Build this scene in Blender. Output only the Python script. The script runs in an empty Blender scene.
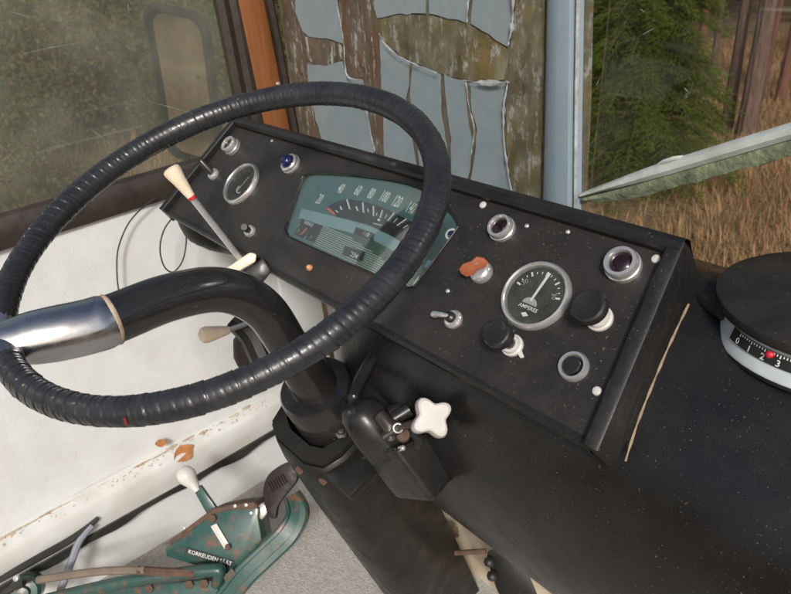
import bpy, bmesh, math, random
import numpy as np
from mathutils import Vector, Matrix
random.seed(7); rng = np.random.default_rng(7)
S = bpy.context.scene
COL = S.collection
H = 1.95                                     # eye height above the ground outside; cab geometry is written relative to the eye
# ------------------------------------------------------------------ camera
FPX, CX, CY = 664.53, 395.5, 297.0
R = np.array([[0.6574,-0.3208,0.6818],[0.7494,0.3729,-0.5471],[-0.0788,0.8706,0.4856]])
_u,_s,_v = np.linalg.svd(R); R = _u@_v
cam = bpy.data.cameras.new('camera'); cam.sensor_width = 36; cam.lens = FPX/791*36
cam.clip_start = .02; cam.clip_end = 600
camo = bpy.data.objects.new('camera', cam); COL.objects.link(camo)
camo.matrix_world = Matrix.Translation((0,0,H)) @ Matrix(R.tolist()).to_4x4()
cam.dof.use_dof = True; cam.dof.focus_distance = .66; cam.dof.aperture_fstop = 15
S.camera = camo
# ------------------------------------------------------------------ sky and sun (bright overcast)
SUN_EL, SUN_ROT = math.radians(37), math.radians(130)
w = bpy.data.worlds.new('World'); S.world = w; w.use_nodes = True
nt = w.node_tree; bg = nt.nodes['Background']
sky = nt.nodes.new('ShaderNodeTexSky'); sky.sky_type = 'NISHITA'; sky.sun_disc = False
sky.sun_elevation = SUN_EL; sky.sun_rotation = SUN_ROT; sky.air_density = 1.0; sky.dust_density = 4.0; sky.ozone_density = .6
nt.links.new(sky.outputs[0], bg.inputs[0]); bg.inputs[1].default_value = .052
sl = bpy.data.lights.new('sun', 'SUN'); sl.energy = 1.5; sl.angle = math.radians(10); sl.color = (1,.985,.96)
so = bpy.data.objects.new('sun', sl); COL.objects.link(so)
sd = Vector((math.sin(SUN_ROT)*math.cos(SUN_EL), math.cos(SUN_ROT)*math.cos(SUN_EL), math.sin(SUN_EL)))
so.rotation_euler = sd.to_track_quat('Z','Y').to_euler(); so.location = sd*30
S.view_settings.view_transform = 'Standard'; S.view_settings.look = 'None'
S.view_settings.exposure = 1.05; S.view_settings.gamma = 1
# ------------------------------------------------------------------ helpers
A3 = lambda *a: np.array(a, float)
def nrm(v): v = np.asarray(v,float); return v/np.linalg.norm(v)
def ray(x, y): return R@A3(x-CX, -(y-CY), -FPX)/FPX
def on(x, y, p0, n):                          # where the sight line meets a real plane
    r = ray(x,y); return r*(np.dot(p0,n)/np.dot(r,n))
def onX(x,y,X): return on(x,y,A3(X,0,0),A3(1,0,0))
def onY(x,y,Y): return on(x,y,A3(0,Y,0),A3(0,1,0))
def onZ(x,y,Z): return on(x,y,A3(0,0,Z),A3(0,0,1))
def dep(x,y,d): return ray(x,y)*d
class Frame:
    def __init__(s,o,u,v,h): s.o=np.asarray(o,float); s.u=nrm(u); s.v=nrm(v); s.h=nrm(h)
    def p(s,a,b,c=0): return s.o+a*s.u+b*s.v+c*s.h
def frame_n(o,n,up=(0,0,1)):
    n=nrm(n); u=np.cross(up,n); u=nrm(u) if np.linalg.norm(u)>1e-6 else A3(1,0,0); return Frame(o,u,np.cross(n,u),n)
WORLD = Frame((0,0,0),(1,0,0),(0,1,0),(0,0,1))
class MB:
    def __init__(s): s.v=[]; s.f=[]
    def add(s,vs,fs):
        o=len(s.v); s.v+= [tuple(map(float,p)) for p in vs]; s.f+=[tuple(i+o for i in f) for f in fs]; return s
    def box(s,F,lo,hi,bev=0,seg=2):
        b=bmesh.new(); bmesh.ops.create_cube(b,size=1)
        for v in b.verts:
            v.co=Vector([lo[i]+(v.co[i]+.5)*(hi[i]-lo[i]) for i in range(3)])
        if bev: bmesh.ops.bevel(b,geom=b.edges[:],offset=bev,segments=seg,affect='EDGES',profile=.5)
        b.verts.index_update()
        vs=[F.p(*v.co) for v in b.verts]; fs=[[v.index for v in f.verts] for f in b.faces]; b.free(); return s.add(vs,fs)
    def prism(s,poly,off,bev=0):              # polygon (list of 3D points) pushed along off
        off=np.asarray(off,float); n=len(poly)
        if not bev:
            vs=list(poly)+[np.asarray(p)+off for p in poly]
            return s.add(vs,[list(range(n))[::-1],[n+i for i in range(n)]]+[[i,(i+1)%n,n+(i+1)%n,n+i] for i in range(n)])
        b=bmesh.new(); bv=[b.verts.new(Vector(map(float,p))) for p in poly]+[b.verts.new(Vector(map(float,np.asarray(p)+off))) for p in poly]
        b.faces.new(bv[:n][::-1]); b.faces.new(bv[n:])
        for i in range(n): b.faces.new([bv[i],bv[(i+1)%n],bv[n+(i+1)%n],bv[n+i]])
        bmesh.ops.recalc_face_normals(b,faces=b.faces[:])
        bmesh.ops.bevel(b,geom=b.edges[:],offset=bev,segments=2,affect='EDGES',profile=.5,clamp_overlap=True)
        b.verts.index_update(); s.add([v.co[:] for v in b.verts],[[v.index for v in f.verts] for f in b.faces]); b.free(); return s
    def lathe(s,F,prof,seg=32,cap=True):      # prof: (radius, height along h)
        vs=[];fs=[];n=len(prof)
        for r,z in prof:
            for k in range(seg):
                a=2*math.pi*k/seg; vs.append(F.p(r*math.cos(a),r*math.sin(a),z))
        for i in range(n-1):
            for k in range(seg):
                fs.append([i*seg+k,i*seg+(k+1)%seg,(i+1)*seg+(k+1)%seg,(i+1)*seg+k])
        if cap: fs.append(list(range(seg))[::-1]); fs.append([(n-1)*seg+k for k in range(seg)])
        return s.add(vs,fs)
    def tube(s,path,rad,seg=12,cap=True,flat=1.,upv=None):
        P=np.array(path,float); n=len(P)
        T=np.gradient(P,axis=0); T/=np.linalg.norm(T,axis=1)[:,None]+1e-12
        up=nrm(upv) if upv is not None else (A3(0,0,1) if abs(T[0][2])<.9 else A3(1,0,0))
        rr=np.full(n,rad) if np.isscalar(rad) else np.asarray(rad,float)
        vs=[];u=nrm(np.cross(T[0],up))
        for i in range(n):
            u=nrm(u-T[i]*u.dot(T[i])); v=np.cross(T[i],u)
            for k in range(seg):
                a=2*math.pi*k/seg; vs.append(P[i]+rr[i]*(math.cos(a)*u+math.sin(a)*v*flat))
        fs=[[i*seg+k,i*seg+(k+1)%seg,(i+1)*seg+(k+1)%seg,(i+1)*seg+k] for i in range(n-1) for k in range(seg)]
        if cap: fs.append(list(range(seg))[::-1]); fs.append([(n-1)*seg+k for k in range(seg)])
        return s.add(vs,fs)
    def loft(s,rows,closed=False):
        n=len(rows[0]);vs=[p for r in rows for p in r];fs=[]
        for i in range(len(rows)-1):
            for k in range(n if closed else n-1): fs.append([i*n+k,i*n+(k+1)%n,(i+1)*n+(k+1)%n,(i+1)*n+k])
        return s.add(vs,fs)
    def build(s,name,mat,parent=None,sharp=35,kind=None,recalc=True):
        V=np.array(s.v); c=(V.min(0)+V.max(0))/2; c[2]=V[:,2].min()
        me=bpy.data.meshes.new(name); me.from_pydata((V-c).tolist(),[],s.f)
        if recalc:
            b=bmesh.new(); b.from_mesh(me); bmesh.ops.recalc_face_normals(b,faces=b.faces[:]); b.to_mesh(me); b.free()
        me.shade_smooth() if sharp else me.shade_flat()
        if sharp: me.set_sharp_from_angle(angle=math.radians(sharp))
        me.materials.append(mat); o=bpy.data.objects.new(name,me); COL.objects.link(o)
        wl=Vector(c.tolist())+Vector((0,0,H)); place(o,wl,parent)
        if kind: o['kind']=kind
        return o
WL={}
def place(o,wl,parent=None):
    WL[o]=wl
    if parent: o.parent=parent; o.location=wl-WL[parent]
    else: o.location=wl
def thing(name,label,cat,loc,group=None):
    o=bpy.data.objects.new(name,None); o.empty_display_size=.05; COL.objects.link(o); place(o,Vector(map(float,loc))+Vector((0,0,H)))
    o['label']=label; o['category']=cat
    if group: o['group']=group
    return o
def tag(o,label,cat,group=None):
    o['label']=label; o['category']=cat
    if group: o['group']=group
    return o
def smooth(pts,n=8,closed=False):             # Catmull-Rom
    P=[np.asarray(p,float) for p in pts]; out=[]; m=len(P)
    for i in range(m if closed else m-1):
        if closed: a,b,c,d=P[(i-1)%m],P[i],P[(i+1)%m],P[(i+2)%m]
        else: a,b,c,d=P[max(i-1,0)],P[i],P[i+1],P[min(i+2,m-1)]
        for k in range(n):
            t=k/n; out.append(.5*((2*b)+(c-a)*t+(2*a-5*b+4*c-d)*t*t+(3*b-a-3*c+d)*t**3))
    if not closed: out.append(P[-1])
    return out
def text(name,string,F,pos,size,hgt,mat,parent,rot=0,shear=0,align='CENTER',width=1.,bold=0.):
    cu=bpy.data.curves.new('t','FONT'); cu.body=string; cu.size=1; cu.align_x=align; cu.align_y='CENTER'; cu.shear=shear; cu.resolution_u=2
    cu.offset=bold
    t=bpy.data.objects.new('t',cu); COL.objects.link(t); bpy.context.view_layer.update()
    me=bpy.data.meshes.new_from_object(t.evaluated_get(bpy.context.evaluated_depsgraph_get()))
    bpy.data.objects.remove(t)
    cr,sr=math.cos(rot),math.sin(rot); m=MB()
    vs=[]
    for v in me.vertices:
        x,y=v.co.x*size*width,v.co.y*size; vs.append(F.p(pos[0]+x*cr-y*sr,pos[1]+x*sr+y*cr,hgt))
    m.add(vs,[list(p.vertices) for p in me.polygons]); bpy.data.meshes.remove(me)
    return m.build(name,mat,parent,sharp=0,recalc=False)
# ------------------------------------------------------------------ materials
def lerp_ramp(nt,fac,stops):
    r=nt.nodes.new('ShaderNodeValToRGB'); e=r.color_ramp.elements
    while len(e)<len(stops): e.new(.5)
    for el,(p,c) in zip(e,stops): el.position=p; el.color=(*c,1) if not np.isscalar(c) else (c,c,c,1)
    nt.links.new(fac,r.inputs[0]); return r.outputs[0]
def noise(nt,scale,detail=4,rough=.55,vec=None,dist=0):
    n=nt.nodes.new('ShaderNodeTexNoise'); n.inputs['Scale'].default_value=scale; n.inputs['Detail'].default_value=detail
    n.inputs['Roughness'].default_value=rough; n.inputs['Distortion'].default_value=dist
    if vec is not None: nt.links.new(vec,n.inputs['Vector'])
    return n.outputs['Fac']
def mixc(nt,fac,a,b):
    m=nt.nodes.new('ShaderNodeMix'); m.data_type='RGBA'
    for s,i in ((fac,0),(a,6),(b,7)):
        if isinstance(s,(tuple,list)): m.inputs[i].default_value=(*s,1)
        elif np.isscalar(s): m.inputs[i].default_value=s
        else: nt.links.new(s,m.inputs[i])
    return m.outputs[2]
def mul(nt,a,b,op='MULTIPLY'):
    m=nt.nodes.new('ShaderNodeMath'); m.operation=op; m.use_clamp=True
    for s,i in ((a,0),(b,1)):
        if np.isscalar(s): m.inputs[i].default_value=s
        else: nt.links.new(s,m.inputs[i])
    return m.outputs[0]
def mat(name,c,c2=None,sc=20,rough=.5,metal=0,bump=0,bsc=200,bd=.002,dust=0,speck=0,dustc=(.22,.2,.17),spsc=260,coat=0,spec=.5,rvar=.12,stretch=None,rust=0):
    m=bpy.data.materials.new(name); m.use_nodes=True; nt=m.node_tree; b=nt.nodes['Principled BSDF']
    tc=nt.nodes.new('ShaderNodeTexCoord').outputs['Object']
    if stretch:
        mp=nt.nodes.new('ShaderNodeMapping'); mp.inputs['Scale'].default_value=stretch; nt.links.new(tc,mp.inputs[0]); vec=mp.outputs[0]
    else: vec=tc
    c2=c2 or tuple(x*.7 for x in c)
    col=mixc(nt,lerp_ramp(nt,noise(nt,sc,5,.6,vec),[(.32,0),(.68,1)]),c,c2)
    if rust:
        rf=lerp_ramp(nt,noise(nt,sc*1.7,7,.7,tc),[(.62-rust*.12,0),(.70-rust*.1,1)]); col=mixc(nt,rf,col,(.13,.055,.025))
    if dust:
        d=lerp_ramp(nt,noise(nt,14,6,.65,tc,.5),[(.38,0),(.72,1)]); col=mixc(nt,mul(nt,d,dust),col,dustc)
    if speck:
        k=mul(nt,lerp_ramp(nt,noise(nt,spsc*2.2,2,.5,tc),[(.72-speck*.1,0),(.79-speck*.1,1)]),lerp_ramp(nt,noise(nt,23,4,.7,tc),[(.40,.12),(.66,1)])); col=mixc(nt,mul(nt,k,.7),col,tuple(min(1,x*1.6) for x in dustc))
    nt.links.new(col,b.inputs['Base Color']); b.inputs['Metallic'].default_value=metal
    rn=lerp_ramp(nt,noise(nt,sc*2.3,4,.6,tc),[(.3,max(.03,rough-rvar)),(.7,min(1,rough+rvar))]); nt.links.new(rn,b.inputs['Roughness'])
    b.inputs['Specular IOR Level'].default_value=spec; b.inputs['Coat Weight'].default_value=coat
    if bump:
        bn=nt.nodes.new('ShaderNodeBump'); bn.inputs['Strength'].default_value=bump; bn.inputs['Distance'].default_value=bd
        nt.links.new(noise(nt,bsc,3,.5,vec),bn.inputs['Height']); nt.links.new(bn.outputs[0],b.inputs['Normal'])
    return m
def glassy(name,tint,dirt,dirtc,sc=6,lo=.35,hi=.75,gloss=.06,streak=None,base=0.,fleck=0,warm=None,stretch=None):
    m=bpy.data.materials.new(name); m.use_nodes=True; nt=m.node_tree; nt.nodes.remove(nt.nodes['Principled BSDF']); out=nt.nodes['Material Output']
    tr=nt.nodes.new('ShaderNodeBsdfTransparent'); tr.inputs[0].default_value=(*tint,1)
    df=nt.nodes.new('ShaderNodeBsdfDiffuse'); gl=nt.nodes.new('ShaderNodeBsdfGlossy'); gl.inputs['Roughness'].default_value=.04
    tc=nt.nodes.new('ShaderNodeTexCoord').outputs['Object']
    if stretch:
        mp_=nt.nodes.new('ShaderNodeMapping'); mp_.inputs['Scale'].default_value=stretch; nt.links.new(tc,mp_.inputs[0]); vv=mp_.outputs[0]
    else: vv=tc
    dc=mixc(nt,lerp_ramp(nt,noise(nt,sc*3,5,.6,vv),[(.35,0),(.65,1)]),dirtc,tuple(x*.5 for x in dirtc))
    if warm: dc=mixc(nt,lerp_ramp(nt,noise(nt,sc*1.3,4,.6,vv),[(.48,0),(.62,1)]),dc,warm)
    if fleck: dc=mixc(nt,lerp_ramp(nt,noise(nt,sc*4.5,6,.75,vv),[(.56-fleck*.05,0),(.66-fleck*.05,1)]),dc,(.46,.47,.44))
    nt.links.new(dc,df.inputs[0])
    f=lerp_ramp(nt,noise(nt,sc,8,.7,tc,.4),[(lo,base),(hi,dirt)])
    if streak:
        v=nt.nodes.new('ShaderNodeMapping'); v.inputs['Scale'].default_value=streak[0]; v.inputs['Rotation'].default_value=streak[1]; nt.links.new(tc,v.inputs[0])
        f=mul(nt,f,lerp_ramp(nt,noise(nt,1,2,.4,v.outputs[0]),[(.70,0),(.74,streak[2])]),'ADD')
    mx=nt.nodes.new('ShaderNodeMixShader'); nt.links.new(f,mx.inputs[0]); nt.links.new(tr.outputs[0],mx.inputs[1]); nt.links.new(df.outputs[0],mx.inputs[2])
    fr=nt.nodes.new('ShaderNodeFresnel'); fr.inputs[0].default_value=1.4
    m2=nt.nodes.new('ShaderNodeMixShader'); nt.links.new(mul(nt,fr.outputs[0],gloss*10),m2.inputs[0]); nt.links.new(mx.outputs[0],m2.inputs[1]); nt.links.new(gl.outputs[0],m2.inputs[2])
    nt.links.new(m2.outputs[0],out.inputs[0]); return m
M={}
M['dash']=mat('dash_black',(.013,.0125,.0125),(.019,.0175,.017),30,.50,dust=.07,speck=.55,spsc=190,bump=.25,bsc=600,bd=.0006,dustc=(.16,.12,.09),spec=.35)
M['dash_gloss']=mat('dash_edge_black',(.009,.009,.0095),(.013,.0125,.012),40,.42,dust=.04,speck=.5,spec=.35,dustc=(.16,.13,.11),bump=.2,bsc=500,bd=.0005)
M['cowl']=mat('cowl_vinyl',(.0055,.0055,.006),(.010,.0092,.009),9,.29,dust=.03,speck=.40,spsc=230,dustc=(.16,.13,.10),spec=.5,bump=.35,bsc=900,bd=.0006)
M['cowl_edge']=mat('cowl_trim',(.06,.04,.022),(.03,.022,.015),30,.55,dust=.3)
M['shroud']=mat('shroud_black',(.008,.008,.0075),(.013,.012,.011),14,.42,spec=.28,dust=.05,speck=.3,dustc=(.13,.115,.09))
M['black']=mat('black_plastic',(.012,.012,.0125),None,30,.33,dust=.10,dustc=(.2,.18,.15))
M['gloss']=mat('black_enamel',(.010,.010,.011),(.016,.015,.015),20,.20,dust=.05,speck=.14,spsc=180,dustc=(.18,.16,.13),coat=.25,rvar=.06)
M['wrap']=mat('rim_tape',(.013,.0135,.0155),(.023,.024,.027),60,.30,bump=.2,bsc=500,bd=.0005,dust=.10,dustc=(.12,.12,.13))
M['chrome']=mat('chrome',(.62,.62,.62),(.5,.5,.49),60,.18,1,dust=.25,dustc=(.4,.38,.34))
M['dull']=mat('dull_aluminium',(.62,.62,.61),(.55,.545,.53),45,.26,.7,dust=.22,dustc=(.46,.43,.38),rvar=.05)
M['sleeve']=mat('sleeve_metal',(.58,.58,.585),(.42,.42,.43),25,.27,1,bump=.1,bsc=60,bd=.001,rvar=.08,dust=.08)
M['whitepl']=mat('white_plastic',(.56,.54,.51),(.48,.46,.43),40,.38,dust=.3,dustc=(.36,.31,.25))
M['cream']=mat('cream_plastic',(.78,.66,.50),(.70,.57,.42),50,.38,dust=.1)
M['door']=mat('door_vinyl',(.66,.675,.675),(.60,.615,.612),18,.5,bump=.5,bsc=420,bd=.001,dust=.16,speck=.22,spsc=45,dustc=(.42,.37,.30))
M['ledge']=mat('ledge_vinyl',(.62,.63,.615),(.53,.535,.52),14,.5,bump=.3,bsc=420,bd=.0008,dust=.35,dustc=(.46,.38,.28))
M['dirt']=mat('brown_dirt',(.30,.21,.13),(.44,.36,.27),60,.9,bump=.6,bsc=200,bd=.002)
M['gap']=mat('black_rubber',(.012,.012,.012),None,40,.6,dust=.1)
M['seal']=mat('brown_rubber',(.020,.015,.0125),(.032,.024,.019),30,.42,dust=.16,speck=.1,dustc=(.14,.11,.08))
M['wood']=mat('varnished_wood',(.25,.095,.034),(.18,.065,.022),9,.30,stretch=(14,14,1),bump=.2,bsc=60,coat=.3)
M['film']=mat('grey_blue_film',(.225,.27,.283),(.145,.19,.22),6,.27,bump=.3,bsc=14,bd=.006,dust=.25,dustc=(.33,.34,.33),speck=.06,spsc=120)
M['post']=mat('post_paint',(.23,.30,.345),(.19,.25,.285),9,.34,dust=.15,dustc=(.3,.3,.28))
M['torn']=mat('torn_white_edge',(.44,.47,.48),(.19,.20,.19),60,.7,bump=.6,bsc=300,bd=.001,dust=.25)
M['putty']=glassy('brown_stain',(.62,.47,.32),.93,(.175,.14,.105),14,.30,.66,.05,base=.60,fleck=.4,warm=(.14,.085,.05),stretch=(1,1,.3))
M['rail']=mat('rail_aluminium',(.66,.67,.66),(.46,.48,.44),30,.5,.2,bump=.4,bsc=120,bd=.001,dust=.6,speck=.4,spsc=110,dustc=(.30,.34,.23))
M['lichen']=mat('lichen_rubber',(.20,.25,.13),(.05,.055,.035),60,.8,bump=.6,bsc=160,bd=.003,dust=.3,dustc=(.36,.42,.30))
M['carpet']=mat('grey_carpet',(.40,.39,.365),(.25,.24,.225),170,.9,bump=.8,bsc=260,bd=.003,dust=.3,dustc=(.40,.37,.31))
M['green']=mat('green_enamel',(.017,.070,.060),(.012,.050,.043),25,.36,dust=.22,dustc=(.12,.12,.09),rust=.75,coat=.15)
M['rust']=mat('rusty_steel',(.105,.055,.032),(.05,.03,.022),60,.75,bump=.4,bsc=200,bd=.001)
M['rust_red']=mat('faded_red',(.22,.02,.018),None,60,.6)
M['rubber']=mat('pedal_rubber',(.017,.012,.010),(.010,.008,.007),50,.55,dust=.12,dustc=(.12,.09,.07),spec=.3)
M['orange']=mat('orange_plastic',(.34,.095,.035),(.22,.065,.03),150,.5,speck=.6,dustc=(.36,.3,.26))
M['redlens']=mat('dark_red_lens',(.014,.003,.004),(.009,.002,.003),60,.12,coat=.5)
M['bluelens']=mat('blue_lens',(.006,.010,.075),(.004,.008,.05),60,.12,coat=.6)
M['amber']=mat('amber_wax',(.55,.27,.12),(.4,.18,.08),200,.4)
M['leafd']=mat('dry_leaf',(.42,.17,.05),(.27,.11,.035),60,.7,bump=.3)
M['wire']=mat('black_wire',(.02,.02,.02),None,60,.5)
M['grhose']=mat('grey_hose',(.24,.25,.29),(.2,.21,.24),40,.5)
M['brhose']=mat('brown_hose',(.17,.13,.095),(.12,.095,.07),40,.55)
M['teal']=mat('dial_teal',(.055,.125,.120),(.045,.105,.108),18,.45)
M['tealblue']=mat('dial_pale_blue',(.20,.31,.335),(.16,.255,.28),25,.4)
M['dialgreen']=mat('dial_green',(.045,.085,.065),(.04,.075,.06),20,.5)
M['dialblack']=mat('dial_black',(.014,.015,.016),None,40,.5)
M['stripe']=mat('dial_stripe',(.28,.36,.32),(.24,.31,.28),40,.5)
M['print']=mat('print_white',(.74,.76,.72),(.62,.64,.6),60,.5)
M['printgrey']=mat('print_grey',(.38,.40,.38),None,60,.5)
M['needle']=mat('needle_orange',(.55,.13,.06),None,60,.5)
M['redneedle']=mat('needle_red',(.62,.02,.03),None,60,.45)
M['meterwhite']=mat('meter_pale',(.58,.64,.66),(.48,.54,.56),40,.35)
M['lens']=glassy('instrument_lens',(.97,.99,.98),.05,(.34,.36,.33),9,.35,.8,.05)
M['gaugelens']=glassy('gauge_lens',(.9,.92,.92),.30,(.36,.34,.28),16,.30,.8,.06)
M['pane']=glassy('side_window_glass',(.97,.97,.94),.22,(.42,.43,.36),2.6,.36,.76,.04,((4,4,120),(0.9,.3,.2),.10),base=.105)
M['pane2']=glassy('windscreen_glass',(.985,.985,.97),.045,(.5,.5,.46),7,.4,.85,.04,((3,3,55),(0.1,.12,0),.25))
M['dirtyglass']=glassy('dirty_glass',(.62,.53,.36),.75,(.26,.24,.18),9,.35,.72,.05,base=.55)
M['mottled']=glassy('mottled_glass',(.70,.64,.44),.90,(.27,.25,.175),14,.36,.70,.05,base=.30,fleck=.6,warm=(.22,.17,.075),stretch=(1,1,.45))
M['clear']=glassy('clear_plastic',(.8,.8,.8),.25,(.6,.6,.58),30,.4,.8,.1)
mm=bpy.data.materials.new('mirror_glass'); mm.use_nodes=True; _b=mm.node_tree.nodes['Principled BSDF']; _b.inputs['Metallic'].default_value=1; _b.inputs['Roughness'].default_value=.03; _b.inputs['Base Color'].default_value=(.92,.91,.84,1); M['mirror']=mm
M['ground']=mat('forest_floor',(.20,.12,.058),(.075,.055,.025),2.2,.95,bump=.8,bsc=30,bd=.03,dust=.4,dustc=(.17,.12,.055))
M['bark']=mat('pine_bark',(.125,.068,.048),(.055,.030,.022),16,.85,bump=.9,bsc=22,bd=.02,stretch=(1,1,.25),dust=.35,dustc=(.17,.135,.11))
M['bark2']=mat('red_pine_bark',(.17,.066,.036),(.05,.022,.015),12,.85,bump=.9,bsc=22,bd=.02,stretch=(1,1,.25),dust=.2,dustc=(.13,.09,.07))
def leafmat(name,c,c2,sc=4,trans=.3):
    m=mat(name,c,c2,sc,.7,spec=.2); nt=m.node_tree; b=nt.nodes['Principled BSDF']
    t=nt.nodes.new('ShaderNodeBsdfTranslucent'); mx=nt.nodes.new('ShaderNodeMixShader'); mx.inputs[0].default_value=trans
    nt.links.new(b.inputs['Base Color'].links[0].from_socket,t.inputs[0]); nt.links.new(b.outputs[0],mx.inputs[1]); nt.links.new(t.outputs[0],mx.inputs[2])
    nt.links.new(mx.outputs[0],nt.nodes['Material Output'].inputs[0]); return m
M['spruce']=leafmat('spruce_needles',(.125,.158,.022),(.085,.12,.02),3,.45)
M['pineneedle']=leafmat('pine_needles',(.04,.06,.025),(.03,.045,.018),1)
M['bush1']=leafmat('olive_leaves',(.15,.145,.045),(.10,.105,.035),2,.45)
M['bush2']=leafmat('brown_leaves',(.20,.145,.07),(.13,.10,.045),2,.45)
M['bush3']=leafmat('green_leaves',(.125,.15,.045),(.085,.11,.035),2,.45)
M['grass']=leafmat('dry_grass',(.42,.275,.135),(.23,.135,.07),5,.25)
M['twig']=mat('twig_bark',(.09,.07,.055),None,20,.8)

# ================================================================== OUTDOORS
# ground: gently uneven sheet to the horizon
def gz(x,y):
    d=math.hypot(x,y); k=min(1,max(0,(d-2.5)/4))
    return -H+k*(.10*math.sin(x*.9+1)*math.cos(y*.7)+.05*math.sin(2.3*x+y))+ (max(0,-x-3.5)*.10 if x<-3.5 and x>-30 else (2.65 if x<=-30 else 0))*min(1,max(0,1.6-y/6))
def ground():
    m=MB(); rs=[0,.8,1.6,2.2]+[2.2+.35*i for i in range(1,36)]+[15.5,17,19,22,26,31,38,48,65,95,150,300]; na=180; rows=[]
    for r in rs:
        rows.append([A3(r*math.cos(2*math.pi*k/na),r*math.sin(2*math.pi*k/na),gz(r*math.cos(2*math.pi*k/na),r*math.sin(2*math.pi*k/na))) for k in range(na)])
    m.loft(rows,True); return m.build('ground',M['ground'],sharp=0,recalc=True)
g=ground(); g.data.shade_smooth(); g['kind']='structure'
def ghit(px,py):
    p=onZ(px,py,-H); 
    for _ in range(6): p=onZ(px,py,gz(p[0],p[1]))
    return p
# dry grass
def blades(name,n,az,rr,h,lab):
    a=np.radians(rng.uniform(az[0],az[1],n)); r=np.sqrt(rng.uniform(rr[0]**2,rr[1]**2,n)); x=r*np.sin(a); y=r*np.cos(a)
    cl=(np.sin(x*2.1+y)+np.sin(y*3.3-x*1.3)+rng.normal(0,.7,n)); keep=cl>-.6; x,y=x[keep],y[keep]; n=len(x)
    z=np.array([gz(i,j) for i,j in zip(x,y)]); hh=h*rng.uniform(.35,1.2,n); t=rng.uniform(0,2*np.pi,n); ln=rng.uniform(.2,1.1,n)
    w=rng.uniform(.0012,.0035,n); b=np.stack([x,y,z],1); d=np.stack([np.cos(t),np.sin(t),0*t],1); pr=np.stack([-np.sin(t),np.cos(t),0*t],1)
    V=np.empty((n,5,3)); V[:,0]=b-pr*w[:,None]; V[:,1]=b+pr*w[:,None]; mid=b+d*(hh*ln*.35)[:,None]+A3(0,0,1)*(hh*.6)[:,None]
    V[:,2]=mid+pr*(w*.7)[:,None]; V[:,3]=mid-pr*(w*.7)[:,None]; V[:,4]=b+d*(hh*ln)[:,None]+A3(0,0,1)*(hh*(1-.4*np.clip(ln-.5,0,1)))[:,None]
    i=np.arange(n)[:,None]*5; F=np.concatenate([np.concatenate([i,i+1,i+2],1),np.concatenate([i,i+2,i+3],1),np.concatenate([i+3,i+2,i+4],1)])
    V=V.reshape(-1,3); V[:,2]+=H
    me=bpy.data.meshes.new(name); me.vertices.add(len(V)); me.vertices.foreach_set('co',V.ravel()); me.loops.add(F.size); me.loops.foreach_set('vertex_index',F.ravel().astype(np.int32))
    me.polygons.add(len(F)); me.polygons.foreach_set('loop_start',np.arange(0,F.size,3,dtype=np.int32)); me.update(); me.validate()
    me.materials.append(M['grass']); o=bpy.data.objects.new(name,me); COL.objects.link(o); o['label']=lab; o['category']='grass'; o['kind']='stuff'; return o
blades('dry_grass',150000,(-50,4),(2.4,12),.13,'brown dry grass covering the ground between cab and pines')
blades('meadow_grass',40000,(-104,-54),(2.4,13),.20,'brown dry grass under the scrub beyond the side window')
blades('rear_grass',26000,(-178,-138),(2.4,13),.2,'brown dry grass behind the cab, reflected in the wing mirror')
# pines
def pine_mesh(seed,rad,bm):
    r_=random.Random(seed); m=MB(); n=14; pth=[];rr=[]
    bx,by=r_.uniform(-.12,.12),r_.uniform(-.12,.12)
    for i in range(n):
        t=i/(n-1); pth.append(A3(bx*math.sin(3*t),by*math.sin(2.4*t),-.15+13*t)); rr.append(rad*(1.35 if i==0 else 1.05-.75*t))
    m.tube(pth,rr,9)
    for k in range(16):
        t=r_.uniform(.25,.95); p=A3(bx*math.sin(3*t),by*math.sin(2.4*t),-.15+13*t); a=r_.uniform(0,6.28); L=r_.uniform(.25,.8) if t<.55 else r_.uniform(.8,1.7)
        d=A3(math.cos(a),math.sin(a),r_.uniform(-.1,.35)); m.tube([p,p+d*L*.5,p+d*L+A3(0,0,.1)],[rad*.16,rad*.1,.006],5)
    return m
def crown_mesh(seed):
    g_=np.random.default_rng(seed); m=MB()
    for k in range(46):
        t=g_.uniform(.30,1); a=g_.uniform(0,6.28); rr_=g_.uniform(.2,1.7)*(1.25-t*.8); c=A3(rr_*math.cos(a),rr_*math.sin(a),13*t)
        for j in range(26):
            d=nrm(g_.normal(size=3)); e=nrm(g_.normal(size=3)); p=c+g_.normal(size=3)*A3(.30,.30,.16)
            m.add([p-e*.13,p+e*.13,p+d*.45],[(0,1,2)])
    return m
protos=[]
def make_pine(loc,rad,scale,rot,variant,label,group):
    if variant not in protos_d:
        t=thing('pine_tree',label,'tree',(loc[0],loc[1],loc[2]),group)
        tr=pine_mesh(variant,.13,None).build('trunk',M['bark2'] if variant%3 else M['bark'],None); cr=crown_mesh(variant).build('crown',M['pineneedle'],None,sharp=0,recalc=False)
        for c in (tr,cr):
            l=WL[c]-Vector((0,0,H)); c.parent=t; c.location=l
        protos_d[variant]=(tr,cr)
    else:
        t=thing('pine_tree',label,'tree',(loc[0],loc[1],loc[2]),group)
        for s_ in protos_d[variant]:
            c=s_.copy(); COL.objects.link(c); c.parent=t; c.location=s_.location
    t.scale=(rad/.13,rad/.13,scale); t.rotation_euler=(random.uniform(-.02,.02),random.uniform(-.02,.02),rot); return t
protos_d={}
b=ghit(745,138); make_pine(b,.068,1.1,.4,0,'thick grey-brown pine trunk rising behind the aluminium window rail','trunks nearest the rail')
b=ghit(726,133); make_pine(b,.045,1.0,1.4,3,'slim pale straight pine pole between the spruce and the thick trunk',None)
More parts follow.
